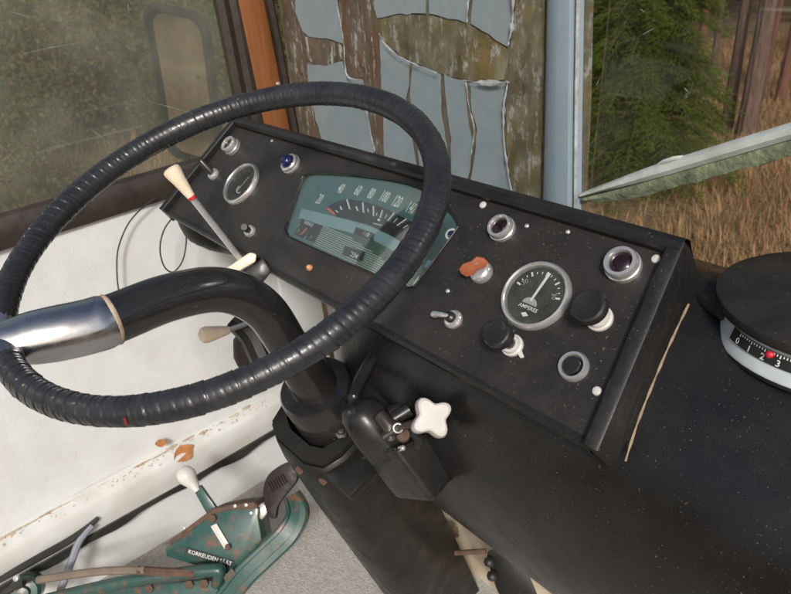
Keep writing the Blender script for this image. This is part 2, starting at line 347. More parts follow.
for k,(x_,y_,r_) in enumerate(((664,84,.05),(695,99,.055),(711,88,.045),(762,90,.05),(779,104,.06),(802,99,.06))):
    b=ghit(x_,y_); make_pine(b,r_*.8,1.0,k*1.3,(1,4,0,2,5,3)[k%6],'bare reddish pine trunk in the front row beside the bushy spruce','front row pine trunks by the spruce')
PG='pines of the wood beyond the windscreen'; PL='straight reddish pine in the dense wood behind the spruce'
taken=[]
tries=0; cnt=0
while cnt<150 and tries<9000:
    tries+=1
    az=math.radians(random.uniform(-47,0)); r=9.5+ (random.random()**.9)*36; x,y=r*math.sin(az),r*math.cos(az)
    if any((x-a)**2+(y-b_)**2<.35 for a,b_ in taken): continue
    taken.append((x,y)); cnt+=1
    make_pine((x,y,gz(x,y)),random.uniform(.055,.125),random.uniform(.85,1.2),random.uniform(0,6.28),random.choice([1,2,3,4,5,0]),PL,PG)
# young spruces
def spruce(loc,hgt,rbase,label,seed,nbr=190):
    g_=np.random.default_rng(seed); t=thing('spruce_tree',label,'tree',loc)
    m=MB(); m.tube([A3(*loc)-A3(0,0,.1),A3(*loc)+A3(.02,.01,hgt*.5),A3(*loc)+A3(0,0,hgt)],[.05,.032,.005],8)
    P0=[];P1=[];P2=[]
    for k in range(nbr):
        t_=((k+.5)/nbr)**.9; z=hgt*(.06+.92*t_); L=rbase*(1-t_)**.75*g_.uniform(.72,1.15)+.05; a=k*2.39996+g_.normal()*.25
        d=A3(math.cos(a),math.sin(a),0); side=A3(-d[1],d[0],0); ns=int(7+L*16)
        base=A3(*loc)+A3(0,0,z); br=[base+d*L*q+A3(0,0,L*(.34*q-.62*q*q)) for q in np.linspace(0,1,6)]
        m.tube(br[::2]+[br[-1]],[.009,.007,.004,.002],4,cap=False)
        for j in range(ns):
            q=.16+.84*j/(ns-1); c=base+d*L*q+A3(0,0,L*(.34*q-.62*q*q))
            for sg in (-1,1,0):
                tl=(.30*L*(1.15-q)+.05)*g_.uniform(.6,1.15) if sg else .07
                td=nrm(d*.75+side*sg*.85+A3(0,0,g_.normal()*.12-.38)) if sg else nrm(d+A3(0,0,g_.normal()*.2))
                nn=max(6,int(tl/.0042))
                qq=g_.random((nn,1)); cc=c+td*tl*qq
                nd=td*.95+g_.normal(size=(nn,3))*.48; nd/=np.linalg.norm(nd,axis=1)[:,None]
                wv=np.cross(nd,g_.normal(size=(nn,3))); wv/=np.linalg.norm(wv,axis=1)[:,None]
                ln=g_.uniform(.022,.042,(nn,1))
                P0.append(cc-wv*.0023);P1.append(cc+wv*.0023);P2.append(cc+nd*ln)
    m.build('trunk',M['twig'],t)
    V=np.stack([np.concatenate(P0),np.concatenate(P1),np.concatenate(P2)],1); n=len(V); V=V.reshape(-1,3)-A3(*loc); F=np.arange(3*n,dtype=np.int32)
    me=bpy.data.meshes.new('crown'); me.vertices.add(3*n); me.vertices.foreach_set('co',V.ravel()); me.loops.add(3*n); me.loops.foreach_set('vertex_index',F)
    me.polygons.add(n); me.polygons.foreach_set('loop_start',np.arange(0,3*n,3,dtype=np.int32)); me.update(); me.materials.append(M['spruce'])
    o=bpy.data.objects.new('crown',me); COL.objects.link(o); o.parent=t; return t
p=ghit(634,178); spruce((p[0],p[1],p[2]),2.25,.74,'bushy young green spruce standing in front of the pine wood',3,240)
p=ghit(606,118); spruce((p[0]-.75,p[1]+1.2,p[2]),3.0,.6,'darker young spruce half hidden behind the bushy one',5,130)
# scrub by the side window
def bush_meshes(seed,ht,rad,nl):
    g_=np.random.default_rng(seed); st=MB(); P=[]
    tips=[]
    for k in range(11):
        a=g_.uniform(0,6.28); q=g_.uniform(.2,1); top=A3(rad*q*math.cos(a),rad*q*math.sin(a),ht*g_.uniform(.6,1)); mid=top*A3(.35,.35,.55)+g_.normal(size=3)*.05
        path=smooth([A3(0,0,-.05),mid,top],5); st.tube(path,np.linspace(.013,.003,len(path)),4); tips+=path[3:]
    lf=MB(); tips=np.array(tips); vs=[];fs=[]
    for j in range(nl):
        c=tips[g_.integers(len(tips))]+g_.normal(size=3)*A3(.17,.17,.15); d=nrm(g_.normal(size=3)+A3(0,0,-.2)); e=nrm(np.cross(d,g_.normal(size=3))); L=g_.uniform(.03,.06)
        o=len(vs); vs+=[c,c+d*L*.5+e*L*.3,c+d*L,c+d*L*.5-e*L*.3]; fs.append((o,o+1,o+2,o+3))
    lf.add(vs,fs); return st,lf
BV={}
def bush(loc,var,scale,mk,label,group):
    t=thing('leafy_shrub',label,'shrub',loc,group)
    if (var,mk) not in BV:
        st,lf=bush_meshes(50+var,1.15,.62,2000); a=st.build('stem',M['twig'],None); b_=lf.build('crown',M[mk],None,sharp=0,recalc=False)
        for c in(a,b_): l=WL[c]-Vector((0,0,H)); c.parent=t; c.location=l
        BV[(var,mk)]=(a,b_)
    else:
        for s_ in BV[(var,mk)]: c=s_.copy(); COL.objects.link(c); c.parent=t; c.location=s_.location
    t.scale=(scale,scale,scale*random.uniform(.8,1.15)); t.rotation_euler=(0,0,random.uniform(0,6.28)); return t
BL={'bush1':'olive green leafy shrub in the scrub beyond the side window','bush2':'browning autumn shrub in the scrub beyond the side window','bush3':'fresher green shrub in the scrub beyond the side window'}
for k in range(95):
    az=math.radians(random.uniform(-103,-56)); r=5.2+10*random.random()**.85; x,y=r*math.sin(az),r*math.cos(az); mk=random.choice(['bush1','bush1','bush2','bush3','bush3'])
    bush((x,y,gz(x,y)-.02),k%4,random.uniform(.55,1.25),mk,BL[mk],'shrubs beyond the side window, '+mk.replace('bush1','olive').replace('bush2','brown').replace('bush3','green'))

for k in range(14):
    az=math.radians(random.uniform(-172,-142)); r=4.5+7*random.random(); x,y=r*math.sin(az),r*math.cos(az)
    bush((x,y,gz(x,y)-.02),k%4,random.uniform(.5,.9),'bush1','olive shrub behind the cab, reflected in the wing mirror','shrubs seen in the wing mirror')
# ================================================================== CAB
XD=-1.12; ZF=-1.097; YW=.68
Z_SILL_T,Z_SILL_B,Z_LEDGE,Z_GAP=-.332,-.386,-.886,-.965
m=MB(); m.box(WORLD,(XD-.10,-.9,ZF-.05),(.9,1.05,ZF),0); fl=m.build('floor',M['carpet']); fl['kind']='structure'
# ---- side door
door=thing('cab_door','white vinyl lined cab door with a dirty window above','door',(XD,.1,Z_GAP))
m=MB(); rows=[]
for i in range(40):
    y=-.9+i*(1.49/39); row=[]
    for j in range(24):
        z=Z_LEDGE-.004+(Z_SILL_B+.01-Z_LEDGE)*j/23; row.append(A3(XD+.0035*math.sin(y*5+z*3)+.002*math.sin(z*17+y*9),y,z))
    rows.append(row)
m.loft(rows); o=m.build('inner_panel',M['door'],door,sharp=0,recalc=False); o.data.shade_smooth()
m=MB(); prof=[(XD-.005,Z_LEDGE+.006),(XD+.012,Z_LEDGE+.002),(XD+.030,Z_LEDGE-.004),(XD+.0335,Z_LEDGE-.011),(XD+.029,Z_GAP+.03),(XD+.024,Z_GAP+.006)]
m.loft([[A3(x+.0015*math.sin(y*9),y,z+.0015*math.sin(y*13)) for x,z in prof] for y in np.linspace(-.9,.59,30)]); m.build('ledge',M['ledge'],door,recalc=False)
# dirt lying along the ledge
m=MB()
for k in range(170):
    y=rng.uniform(-.35,.5); x=XD+.004+abs(rng.normal())*.011; c=A3(x,y,Z_LEDGE+.0055-(x-XD)*.2); L=rng.uniform(.0004,.0016)
    m.add([c+A3(L*math.cos(t),L*1.6*math.sin(t),.0006*rng.random()) for t in np.linspace(0,6.28,6)[:-1]]+[c+A3(0,0,.0018)],[(i,(i+1)%5,5) for i in range(5)])
for y0 in np.arange(-.36,.48,.035):
    if rng.random()<.25: continue
    n_=8; Ls=rng.uniform(.02,.06); wv_=np.abs(np.sin(np.linspace(.1,3.0,n_)))*rng.uniform(.0012,.0048)*rng.uniform(.5,1.3,n_); off=rng.uniform(.003,.008)
    m.loft([[A3(XD+off-w_*.8,y0+Ls*i/n_,Z_LEDGE+.0058-(off)*.2),A3(XD+off,y0+Ls*i/n_,Z_LEDGE+.0068-off*.2),A3(XD+off+w_,y0+Ls*i/n_,Z_LEDGE+.0054-(off+w_)*.2)] for i,w_ in enumerate(wv_)])
tag(m.build('dirt_crumbs',M['dirt'],sharp=0,kind='stuff'),'brown dirt crumbs lying along the white door ledge','dirt')
m=MB(); rows=[]
for y in np.linspace(-.9,.62,60):
    w_=.006+.005*(math.sin(y*21)+math.sin(y*47+1)); w_=max(.003,w_); rows.append([A3(XD+.021,y,Z_GAP+.010),A3(XD+.026,y,Z_GAP+.004),A3(XD+.026,y,Z_GAP-.004-w_),A3(XD+.020,y,Z_GAP-.008-w_)])
m.loft(rows); m.build('rubber_strip',M['gap'],door,recalc=False)
# window: sealed rubber frame, sill and pane
m=MB(); rows=[]
sp=[(XD-.012,Z_SILL_B),(XD+.010,Z_SILL_B+.002),(XD+.016,Z_SILL_B+.014),(XD+.013,Z_SILL_T-.016),(XD+.006,Z_SILL_T-.004),(XD-.004,Z_SILL_T),(XD-.02,Z_SILL_T-.004)]
m.loft([[A3(x,y,z) for x,z in sp] for y in np.linspace(-.9,.56,12)]); m.build('window_sill_rubber',M['seal'],door,recalc=False)
def strip(px_top,px_bot,X,wd,dp,name,mt,parent,zt=.25,zb=None):
    a=onX(*px_top,X); b_=onX(*px_bot,X); d=b_-a; a2=a-d*((zt-a[2])/(-d[2])) ; a2=a+d*((zt-a[2])/d[2]); b2=b_ if zb is None else a+d*((zb-a[2])/d[2])
    m=MB(); prof=[(-wd/2,0),(-wd/2,dp*.6),(-wd*.32,dp),(-wd*.08,dp*.72),(wd*.1,dp),(wd*.36,dp*.9),(wd/2,dp*.4),(wd/2,0)]
    m.loft([[p+A3(q,w_,0) for w_,q in prof] for p in (a2,a2*.5+b2*.5,b2)]); return m.build(name,mt,parent,recalc=False)
strip((227,0),(244,88),XD,.052,.020,'window_side_rubber',M['seal'],door,zt=.3,zb=Z_SILL_T-.03)
m=MB(); m.box(WORLD,(XD-.013,-.9,Z_SILL_T-.01),(XD-.009,.60,.32)); m.build('window_pane',M['pane'],door)
# kick panel under the door and front corner wall
m=MB()
for y0,y1 in ((-.9,.62),):
    m.loft([[A3(XD+.004*math.sin(y*6),y,z) for z in np.linspace(Z_GAP+.01,ZF-.01,6)] for y in np.linspace(y0,y1,20)])
kp=m.build('kick_wall',M['door'],sharp=0,recalc=False); kp['kind']='structure'
m=MB(); m.box(WORLD,(XD-.03,.585,ZF-.02),(XD+.012,YW-.0,-.36),.004); cw=m.build('corner_wall',M['door']); cw['kind']='structure'
m=MB(); m.box(WORLD,(XD-.02,YW+.03,ZF-.02),(.9,YW+.05,-.40)); fw=m.build('front_wall',M['ledge']); fw['kind']='structure'
# wooden pillar
pil=thing('corner_pillar','orange varnished wooden corner pillar with dark rubber edges','pillar',(XD,.62,Z_SILL_B))
a=onX(250,0,XD+.012); b_=onX(268,86,XD+.012)
m=MB(); d=(b_-a)/abs(b_[2]-a[2]); T=a-d*(.3-a[2])*1; T=a+d*-(.3-a[2]); B=a+d*(a[2]+.37)
for (P,Q) in ((T,B),):
    poly=lambda p:[p+A3(-.02,-.028,0),p+A3(.006,-.028,0),p+A3(.010,-.022,0),p+A3(.010,.018,0),p+A3(.006,.024,0),p+A3(-.02,.024,0)]
    m.loft([poly(P),poly(P*.5+Q*.5),poly(Q)],True)
m.build('wood_strip',M['wood'],pil,recalc=True)
m=MB(); m.loft([[p+A3(-.01,.026,0),p+A3(.014,.026,0),p+A3(.016,.034,0),p+A3(.012,.040,0),p+A3(-.01,.040,0)] for p in (T,B)],True); m.build('rubber_edge',M['seal'],pil)
for zz in (-.05,-.235):
    p=a+d*(a[2]-zz); F=frame_n(p+A3(.010,.016,0),(1,0,0)); m=MB(); m.lathe(F,[(.0045,0),(.004,.0015),(.002,.0025),(.0004,.0028)],12); m.build('screw',M['dull'],pil)
# ---- windscreen: two panes and a painted post
ws=thing('windscreen','old windscreen with torn grey-blue film and a painted post','windscreen',(-.6,YW,-.40))
Wp=lambda x,y,o=0: onY(x,y,YW-o)
def sheet(name,pts,mt,off,thk=.0008,jag=0,parent=ws,n=5,seed=0):
    g_=np.random.default_rng(seed); P=[Wp(x,y,off) for x,y in pts]; out=[]
    for i in range(len(P)):
        a,b_=P[i],P[(i+1)%len(P)]; k=max(1,int(np.linalg.norm(b_-a)/.012))
        for j in range(k):
            q=a+(b_-a)*j/k; out.append(q+A3(g_.normal()*jag,0,g_.normal()*jag))
    m=MB(); m.prism(out,A3(0,thk,0)); return m.build(name,mt,parent,sharp=30)
up=lambda x,dx=0,dy=-150:(x+dx,dy)
# dirty glass behind the film (reaches above the frame of the photograph)
m=MB(); q=[Wp(262,-170),Wp(588,-170),Wp(584,215),Wp(300,215)]; q[0]=A3(XD+.02,YW,.2); q[1]=A3(-.47,YW,.2); q[2]=A3(-.455,YW,-.42); q[3]=A3(XD+.02,YW,-.42)
m.prism(q,A3(0,.004,0)); m.build('left_pane',M['dirtyglass'],ws)
sheets=[
 [(292,-140),(330,-140),(337,0),(340,22),(343,44),(326,38),(308,37),(302,30),(295,12)],
 [(307,64),(326,66),(342,61),(347,77),(363,80),(368,112),(374,152),(368,170),(330,165),(316,120),(308,85)],
 [(374,-140),(427,-140),(426,14),(400,14),(377,18),(374,8)],
 [(430,-140),(470,-140),(470,0),(467,22),(448,18),(429,14)],
 [(476,-140),(512,-140),(513,0),(514,20),(507,46),(496,40),(482,30),(471,23)],
 [(380,38),(397,55),(410,62),(409,84),(406,98),(416,160),(420,195),(384,180),(383,112),(381,80)],
 [(413,63),(437,73),(441,74),(441,110),(447,145),(446,200),(424,195),(416,140),(410,95)],
 [(444,75),(465,81),(468,120),(473,140),(470,170),(464,205),(450,200),(451,140),(446,105)],
 [(470,82),(505,82),(503,102),(504,143),(511,186),(514,212),(466,205),(473,165),(477,130),(471,110)],
]
for i,sg in enumerate(sheets): sheet('film_sheet',sg,M['film'],.0036+.00012*i,.0004,.0008,seed=i)
def ribbon(name,pts,wd,mt,off,seed):
    g_=np.random.default_rng(seed); P=smooth([Wp(x,y,off) for x,y in pts],6); m=MB(); rows=[]
    for i,p in enumerate(P):
        w_=wd*max(.05,g_.uniform(-.3,1.35)+.5*math.sin(i*.7+seed)); s_=g_.normal()*wd*.12; t=P[min(i+1,len(P)-1)]-P[max(i-1,0)]; n_=nrm(A3(-t[2],0,t[0]))
        rows.append([p+n_*(-w_+s_),p+n_*(s_-w_*.2)+A3(0,-.0008*g_.uniform(.3,1.3),0),p+n_*(w_+s_)])
    m.loft(rows); return m.build(name,mt,ws,sharp=0,recalc=False)
edges=[[(337,-60),(337,0),(341,25),(344,45),(345,62),(348,77),(363,80)],[(366,108),(370,130),(375,152)],[(379,33),(385,44),(396,54),(412,63),(437,73)],[(462,80),(485,83),(510,82)],
       [(508,82),(504,105),(504,140),(508,170),(514,205)],[(513,-60),(513,5),(512,25),(508,46)],[(468,0),(467,22)],[(466,82),(469,105),(474,130),(470,160)]]
for i,e in enumerate(edges): ribbon('torn_edge',e,.0014 if i not in(3,4,5) else .0024,M['torn'],.012,i)
# putty strips where the film is gone
sheet('putty_strip',[(276,-140),(291,-140),(294,10),(301,30),(307,62),(308,85),(316,125),(328,175),(306,170),(296,110),(283,20)],M['putty'],.0025,.001,.0012,seed=31)
sheet('putty_strip',[(336,-140),(372,-140),(374,10),(378,40),(381,80),(384,130),(386,180),(372,178),(374,150),(367,110),(362,82),(347,76),(344,45),(338,5)],M['putty'],.0025,.001,.0012,seed=32)
sheet('stained_patch',[(303,37),(315,36),(327,39),(341,44),(342,60),(330,66),(315,65),(305,58)],M['putty'],.0022,.001,.0008,seed=33)
sheet('stained_patch',[(377,18),(402,14),(430,15),(462,22),(484,31),(506,47),(508,60),(504,80),(480,83),(450,77),(425,68),(400,55),(383,42)],M['mottled'],.002,.001,.0008,seed=34)
sheet('stained_strip',[(513,-140),(546,-140),(545,0),(543,100),(540,200),(540,225),(514,220),(507,150),(506,90),(511,40),(514,10)],M['mottled'],.002,.001,.0006,seed=35)
# post
pt=A3(-.553,YW-.012,0)
a=Wp(563,0,.015); b_=Wp(560,200,.015); d=(b_-a)/(a[2]-b_[2]); T=a-d*(.2-a[2]); B=b_+d*.14
hw=lambda s_:.021
prof=[(-.0275,.012),(-.025,.002),(-.016,-.005),(0,-.008),(.014,-.006),(.019,.0),(.021,.012)]
m=MB(); m.loft([[p+A3(x*k,y,0) for x,y in prof] for p,k in ((T,.85),(a,.92),(a*.5+b_*.5,1.0),(b_,1.12),(B,1.2))]); m.build('post',M['post'],ws,recalc=False)
m=MB(); prof2=[(.0195,.004),(.0205,-.004),(.0226,-.005),(.0236,-.003),(.0236,.000)]
m.loft([[p+A3(x*k,y,0) for x,y in prof2] for p,k in ((T,.9),(a,.95),(a*.5+b_*.5,1.0),(b_,1.1),(B,1.1))]); m.build('post_edge_strip',M['torn'],ws,recalc=False)
m=MB(); m.loft([[p+A3(x*k,.012,0) for x in (.0205,.033)] for p,k in ((T,.9),(a,.95),(a*.5+b_*.5,1.0),(b_,.95),(B,.9))]); m.build('post_sealant',M['mottled'],ws,recalc=False)
# slanting aluminium rail with its lichen-grown rubber
ra=Wp(588,193); rb=Wp(800,130); dr=nrm(rb-ra); up_=nrm(np.cross(dr,A3(0,-1,0))); up_=up_ if up_[2]>0 else -up_
RF=Frame(ra,dr,A3(0,-1,0),up_); L=.75
m=MB(); rows=[]
for s_ in np.linspace(-.004,L,26):
    k=min(1,.35+s_/.15); rows.append([RF.p(s_,0,-.004),RF.p(s_,.009,-.005*k),RF.p(s_,.0125,.000),RF.p(s_,.0115,.006*k),RF.p(s_,.006,.0095*k),RF.p(s_,-.006,.009*k)])
m.loft(rows); m.build('rail',M['rail'],ws,recalc=False)
m=MB(); rows=[]
for i,s_ in enumerate(np.linspace(-.004,L,90)):
    k=min(1,.5+s_/.12); j=.0005*math.sin(i*1.7)+.0004*math.sin(i*.9+1); rows.append([RF.p(s_,0,-.004),RF.p(s_,.010+j*.6,-.006*k),RF.p(s_,.011+j*.6,-.013*k),RF.p(s_,.008,-.0205*k+j),RF.p(s_,-.002,-.022*k+j),RF.p(s_,-.006,-.019*k)])
m.loft(rows); m.build('rail_rubber',M['lichen'],ws,recalc=False)
m=MB(); m.tube([RF.p(.105,.006,.0085),RF.p(.115,.009,.0105),RF.p(.128,.008,.0105),RF.p(.136,.005,.009)],[.0015,.0022,.0022,.0015],8); m.build('rail_clip',M['rail'],ws)
q=[A3(-.43,YW+.006,.2),A3(.35,YW+.006,.2),RF.p(L,-.006,.004),RF.p(.0,-.006,.003)]
m=MB(); m.prism(q,A3(0,.003,0)); m.build('right_pane',M['pane2'],ws)

for i,(a,b_) in enumerate((((642,35),(655,28)),((596,86),(600,78)),((684,88),(688,92)),((640,9),(644,12)))):
    A_,B_=onY(*a,YW+.004),onY(*b_,YW+.004); m=MB(); m.tube([A_,A_*.5+B_*.5+A3(0,0,.0004),B_],[.0001,.00028,.0001],5); m.build('scratch',M['torn'],ws)
for a,b_ in (((22,54),(78,43)),((128,3),(129,14)),((150,102),(190,113)),((10,12),(30,18)),((90,128),(112,146)),((126,45),(132,52))):
    A_,B_=onX(*a,XD-.0085),onX(*b_,XD-.0085); m=MB(); m.tube([A_,A_*.5+B_*.5+A3(0,0,.001),B_],[.0001,.00028,.0001],5); m.build('scratch',M['torn'],door)
# ---- exterior mirror
mc=dep(186,90,1.36); mn=nrm(A3(.36,-.92,-.06)); mu=nrm(np.cross(A3(.10,.20,1),mn)); MF=Frame(mc,mu,np.cross(mn,mu),mn)
mir=thing('wing_mirror','tall rounded wing mirror with a dark frame outside the side window','mirror',mc-A3(0,0,.15))
def rrect(hw,hh,r,n=6):
    o=[]
    for cx,cy,a0 in ((hw-r,hh-r,0),(-hw+r,hh-r,90),(-hw+r,-hh+r,180),(hw-r,-hh+r,270)):
        o+=[(cx+r*math.cos(math.radians(a0+90*i/n)),cy+r*math.sin(math.radians(a0+90*i/n))) for i in range(n+1)]
    return o
rr_=rrect(.066,.150,.034)
m=MB(); out=[]; 
for k,(s1,h_) in enumerate(((.0,-.022),(.006,-.006),(.005,.006),(-.002,.010),(-.010,.008),(-.0115,.0))):
    out.append([MF.p(x+math.copysign(s1,x),y+math.copysign(s1,y),h_) for x,y in rr_])
m.loft(out,True); m.add([MF.p(x,y,-.022) for x,y in rr_],[list(range(len(rr_)))]); m.build('frame',M['gap'],mir)
m=MB(); m.add([MF.p(x*.93,y*.96,.001) for x,y in rr_],[list(range(len(rr_)))]); m.build('mirror_glass',M['mirror'],mir,sharp=0,recalc=False)
m=MB(); m.tube(smooth([MF.p(0,-.12,-.02),MF.p(.03,-.2,-.03),A3(XD-.02,.62,mc[2]-.28)],6),.007,8); m.build('arm',M['gap'],mir)

# ---- cowl below the dash
cow=thing('cowl','broad curved black vinyl cowl under the dashboard, dusty on top','cowl',(-.3,.42,-.66))
CP=smooth([A3(0,y,z) for y,z in [(.66,-.345),(.60,-.318),(.555,-.298),(.52,-.292),(.47,-.316),(.43,-.345),(.400,-.376),(.379,-.42),(.368,-.475),(.370,-.535),(.386,-.605),(.415,-.662),(.452,-.708)]],6)
m=MB(); rows=[]
for x in np.linspace(-.62,.5,58):
    e=max(0,(-.55-x)/.07)*.5; rows.append([A3(x,p[1]+.10*e**2,p[2]-(0 if p[2]<-.35 else .02*e)) for p in CP])
m.loft(rows); o=m.build('cover',M['cowl'],cow,sharp=0,recalc=False); o.data.shade_smooth()
md=o.modifiers.new('thickness','SOLIDIFY'); md.thickness=.004; md.offset=0
m=MB(); m.tube([A3(x,.452+.025*max(0,(-.55-x)/.07)**2,-.709) for x in np.linspace(-.62,.5,30)],.0042,8); m.build('edge_trim',M['cowl_edge'],cow)
# worn pale gap line where dash end meets the cowl

# ---- dashboard
AD=math.radians(41.5); G=on(536,296,dep(536,296,.6118),ray(536,296))
D=Frame(G,A3(1,0,0),A3(0,math.cos(AD),math.sin(AD)),A3(0,-math.sin(AD),math.cos(AD)))
def dp(x,y,h=0):
    q=on(x,y,D.p(0,0,h),D.h)-D.o; return float(q@D.u),float(q@D.v)
dash=thing('dashboard','long black dashboard with gauges, switches and speedometer','dashboard',D.p(-.25,-.095,-.05))
UL_T,UL_B,UR,UT=-.646,-.690,.121,.101; ST,SB=.083,-.094
# face panel
fp=[(UL_T+.004,ST-.007),(UT-.010,ST-.007),(UR-.010,SB),(UL_B+.006,SB)]
clu_px=[(285.5,231),(284.8,227),(291,209),(301,181),(305,175.5),(311,173.2),(322,172.8),(352,174.5),(389,179.2),(416,186),(440,201),(452,214),(456.5,221),(457.5,226),(455,232),(418,282),(413,287),(407,287.5),(400,285),(345,262),(292,238),(287.5,235.5)]
clu=smooth([A3(*dp(*q),0) for q in clu_px],3,True)
bmh=bmesh.new()
outer=[]
for i in range(4):
    a,b_=fp[i],fp[(i+1)%4]
    for j in range(12): outer.append((a[0]+(b_[0]-a[0])*j/12,a[1]+(b_[1]-a[1])*j/12))
vo=[bmh.verts.new((x,y,0)) for x,y in outer]; vi=[bmh.verts.new((p[0],p[1],0)) for p in clu]
ed=[bmh.edges.new((vo[i],vo[(i+1)%len(vo)])) for i in range(len(vo))]+[bmh.edges.new((vi[i],vi[(i+1)%len(vi)])) for i in range(len(vi))]
bmesh.ops.triangle_fill(bmh,use_beauty=True,edges=ed); bmh.verts.index_update()
m=MB(); m.add([D.p(v.co.x,v.co.y,0) for v in bmh.verts],[[v.index for v in f.verts] for f in bmh.faces]); bmh.free()
m.add([D.p(p[0],p[1],0) for p in clu]+[D.p(p[0],p[1],-.0045) for p in clu],[(i,(i+1)%len(clu),len(clu)+(i+1)%len(clu),len(clu)+i) for i in range(len(clu))])
face=m.build('face_panel',M['dash'],dash,sharp=30)
# housing: rolled top lip, end rails, skirt
m=MB(); m.loft([[D.p(u,ST-.0085,.0005),D.p(u,ST-.008,.007),D.p(u,ST-.005,.0105),D.p(u,ST+.001,.011),D.p(u,ST+.007,.007),D.p(u,ST+.009,0),D.p(u,ST+.004,-.02),D.p(u,ST-.012,-.055)] for u in np.linspace(UL_T-.008,UT+.002,30)]); m.build('top_lip',M['dash_gloss'],dash,recalc=False)
def endrail(ut,ub,sg,name):
    m=MB(); rows=[]
    for t in np.linspace(0,1,14):
        s_=ST+.003+(SB-.004-ST-.003)*t; u=ut+(ub-ut)*t; low=-.052+.030*t
        rows.append([D.p(u-sg*.0115,s_,.0005),D.p(u-sg*.0110,s_,.0085),D.p(u-sg*.0095,s_,.0098),D.p(u-sg*.000,s_,.0098),D.p(u+sg*.0025,s_,.0085),D.p(u+sg*.004,s_,0),D.p(u+sg*.006,s_-.006,low-.004)])
    m.loft(rows); n=len(rows[0])
    m.add([r for r in rows[-1]],[list(range(n))]); m.add([r for r in rows[0]],[list(range(n))])
    return m.build(name,M['dash_gloss'],dash)
endrail(UT,UR,1,'end_rail'); endrail(UL_T,UL_B,-1,'end_rail')
m=MB(); rows=[]
for u in np.linspace(UL_B+.002,UR-.008,30):
    k=(u-UL_B)/(UR-UL_B); rows.append([D.p(u,SB+.002,.0008),D.p(u,SB-.002,.0014),D.p(u,SB-.0055,-.001),D.p(u,SB-.007,-.008),D.p(u,SB-.004,-.030-.02*(1-k)),D.p(u,SB+.025,-.075-.02*(1-k)),D.p(u,SB+.08,-.10)])
m.loft(rows); m.build('skirt',M['dash_gloss'],dash,recalc=False)
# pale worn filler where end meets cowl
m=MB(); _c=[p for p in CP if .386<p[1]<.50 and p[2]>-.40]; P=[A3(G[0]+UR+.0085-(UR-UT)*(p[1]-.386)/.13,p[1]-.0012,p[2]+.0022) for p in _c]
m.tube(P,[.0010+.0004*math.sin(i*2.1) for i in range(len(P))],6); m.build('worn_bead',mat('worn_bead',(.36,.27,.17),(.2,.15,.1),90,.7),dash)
# instrument cluster ------------------------------------------------
def inlay(name,pts,mt,h,parent,px=True,sm=0):
    P=[dp(*q) if px else q for q in pts]
    if sm: P=[(p[0],p[1]) for p in smooth([A3(*q,0) for q in P],sm,True)]
    m=MB(); m.add([D.p(x,y,h) for x,y in P],[list(range(len(P)))]); return m.build(name,mt,parent,sharp=0,recalc=False)
Zc=lambda x,y:(280+x/4.394,170+y/4.394)
cl=MB().prism([D.p(p[0],p[1],-.0052) for p in clu],-D.h*.03).build('instrument_cluster',M['teal'],dash)
inlay('dial_fan',[Zc(*q) for q in [(192,168),(206,146),(235,130),(290,118),(350,128),(430,150),(505,185),(580,225),(640,270),(610,370),(545,322),(470,275),(390,236),(300,210),(240,196)]],M['dialblack'],-.0048,cl)
inlay('chevron_band',[Zc(*q) for q in [(84,163),(150,176),(240,199),(370,232),(470,277),(560,330),(600,372),(585,425),(530,375),(455,328),(380,290),(280,262),(180,236),(72,205)]],M['tealblue'],-.0044,cl)
inlay('lined_field',[Zc(*q) for q in [(178,238),(280,264),(380,292),(455,330),(530,377),(585,428),(555,505),(425,458),(138,318)]],M['dialgreen'],-.0046,cl)
u0,s0=dp(*Zc(178,238)); u1,s1=dp(*Zc(138,318)); ue,se=dp(*Zc(470,476))
for k in range(11):
    t=k/10.; ua=u0+(u1-u0)*t+.001; sa=s0+(s1-s0)*t; ub=ua+ (.075+.105*t if t<.55 else .17)
    ub=ua+.06+.16*min(1,t*1.25)
    inlay('stripe',[(ua,sa-.0007),(ub,sa-.0007),(ub,sa+.0005),(ua,sa+.0005)],M['stripe'],-.0042,cl,px=False)
fu=inlay('fuel_gauge',[Zc(*q) for q in [(84,205),(178,238),(142,312),(52,278)]],M['dialblack'],-.0041,cl)
text('lettering','ESSENCE',D,dp(*Zc(117,230)),.0062,-.0037,M['print'],cl,width=.8)
inlay('fuel_needle',[Zc(*q) for q in [(80,276),(86,279),(112,250),(108,247)]],M['needle'],-.0036,cl)
for q in ((72,240),(100,292),(126,290),(72,262)):
    x,y=dp(*Zc(*q)); inlay('tick',[(x-.0006,y-.002),(x+.0006,y-.002),(x+.0006,y+.003),(x-.0006,y+.003)],M['printgrey'],-.0037,cl,px=False)
inlay('counter_window',[Zc(*q) for q in [(325,243),(408,272),(398,302),(314,272)]],M['dialblack'],-.0040,cl)
text('numeral','118',D,dp(*Zc(370,276)),.0082,-.0036,M['print'],cl,width=.95)
inlay('counter_window',[Zc(*q) for q in [(277,325),(367,354),(352,396),(262,366)]],M['dialblack'],-.0040,cl)
text('numeral',"'234",D,dp(*Zc(316,369)),.0088,-.0036,M['print'],cl,width=.95)
for s_,q in (('20',(165,122)),('40',(258,76)),('60',(333,84)),('80',(392,98)),('100',(450,111)),('120',(505,132)),('140',(567,160))):
    text('numeral',s_,D,dp(*Zc(*q)),.0205,-.0040,M['print'],cl,width=.46,bold=.012)
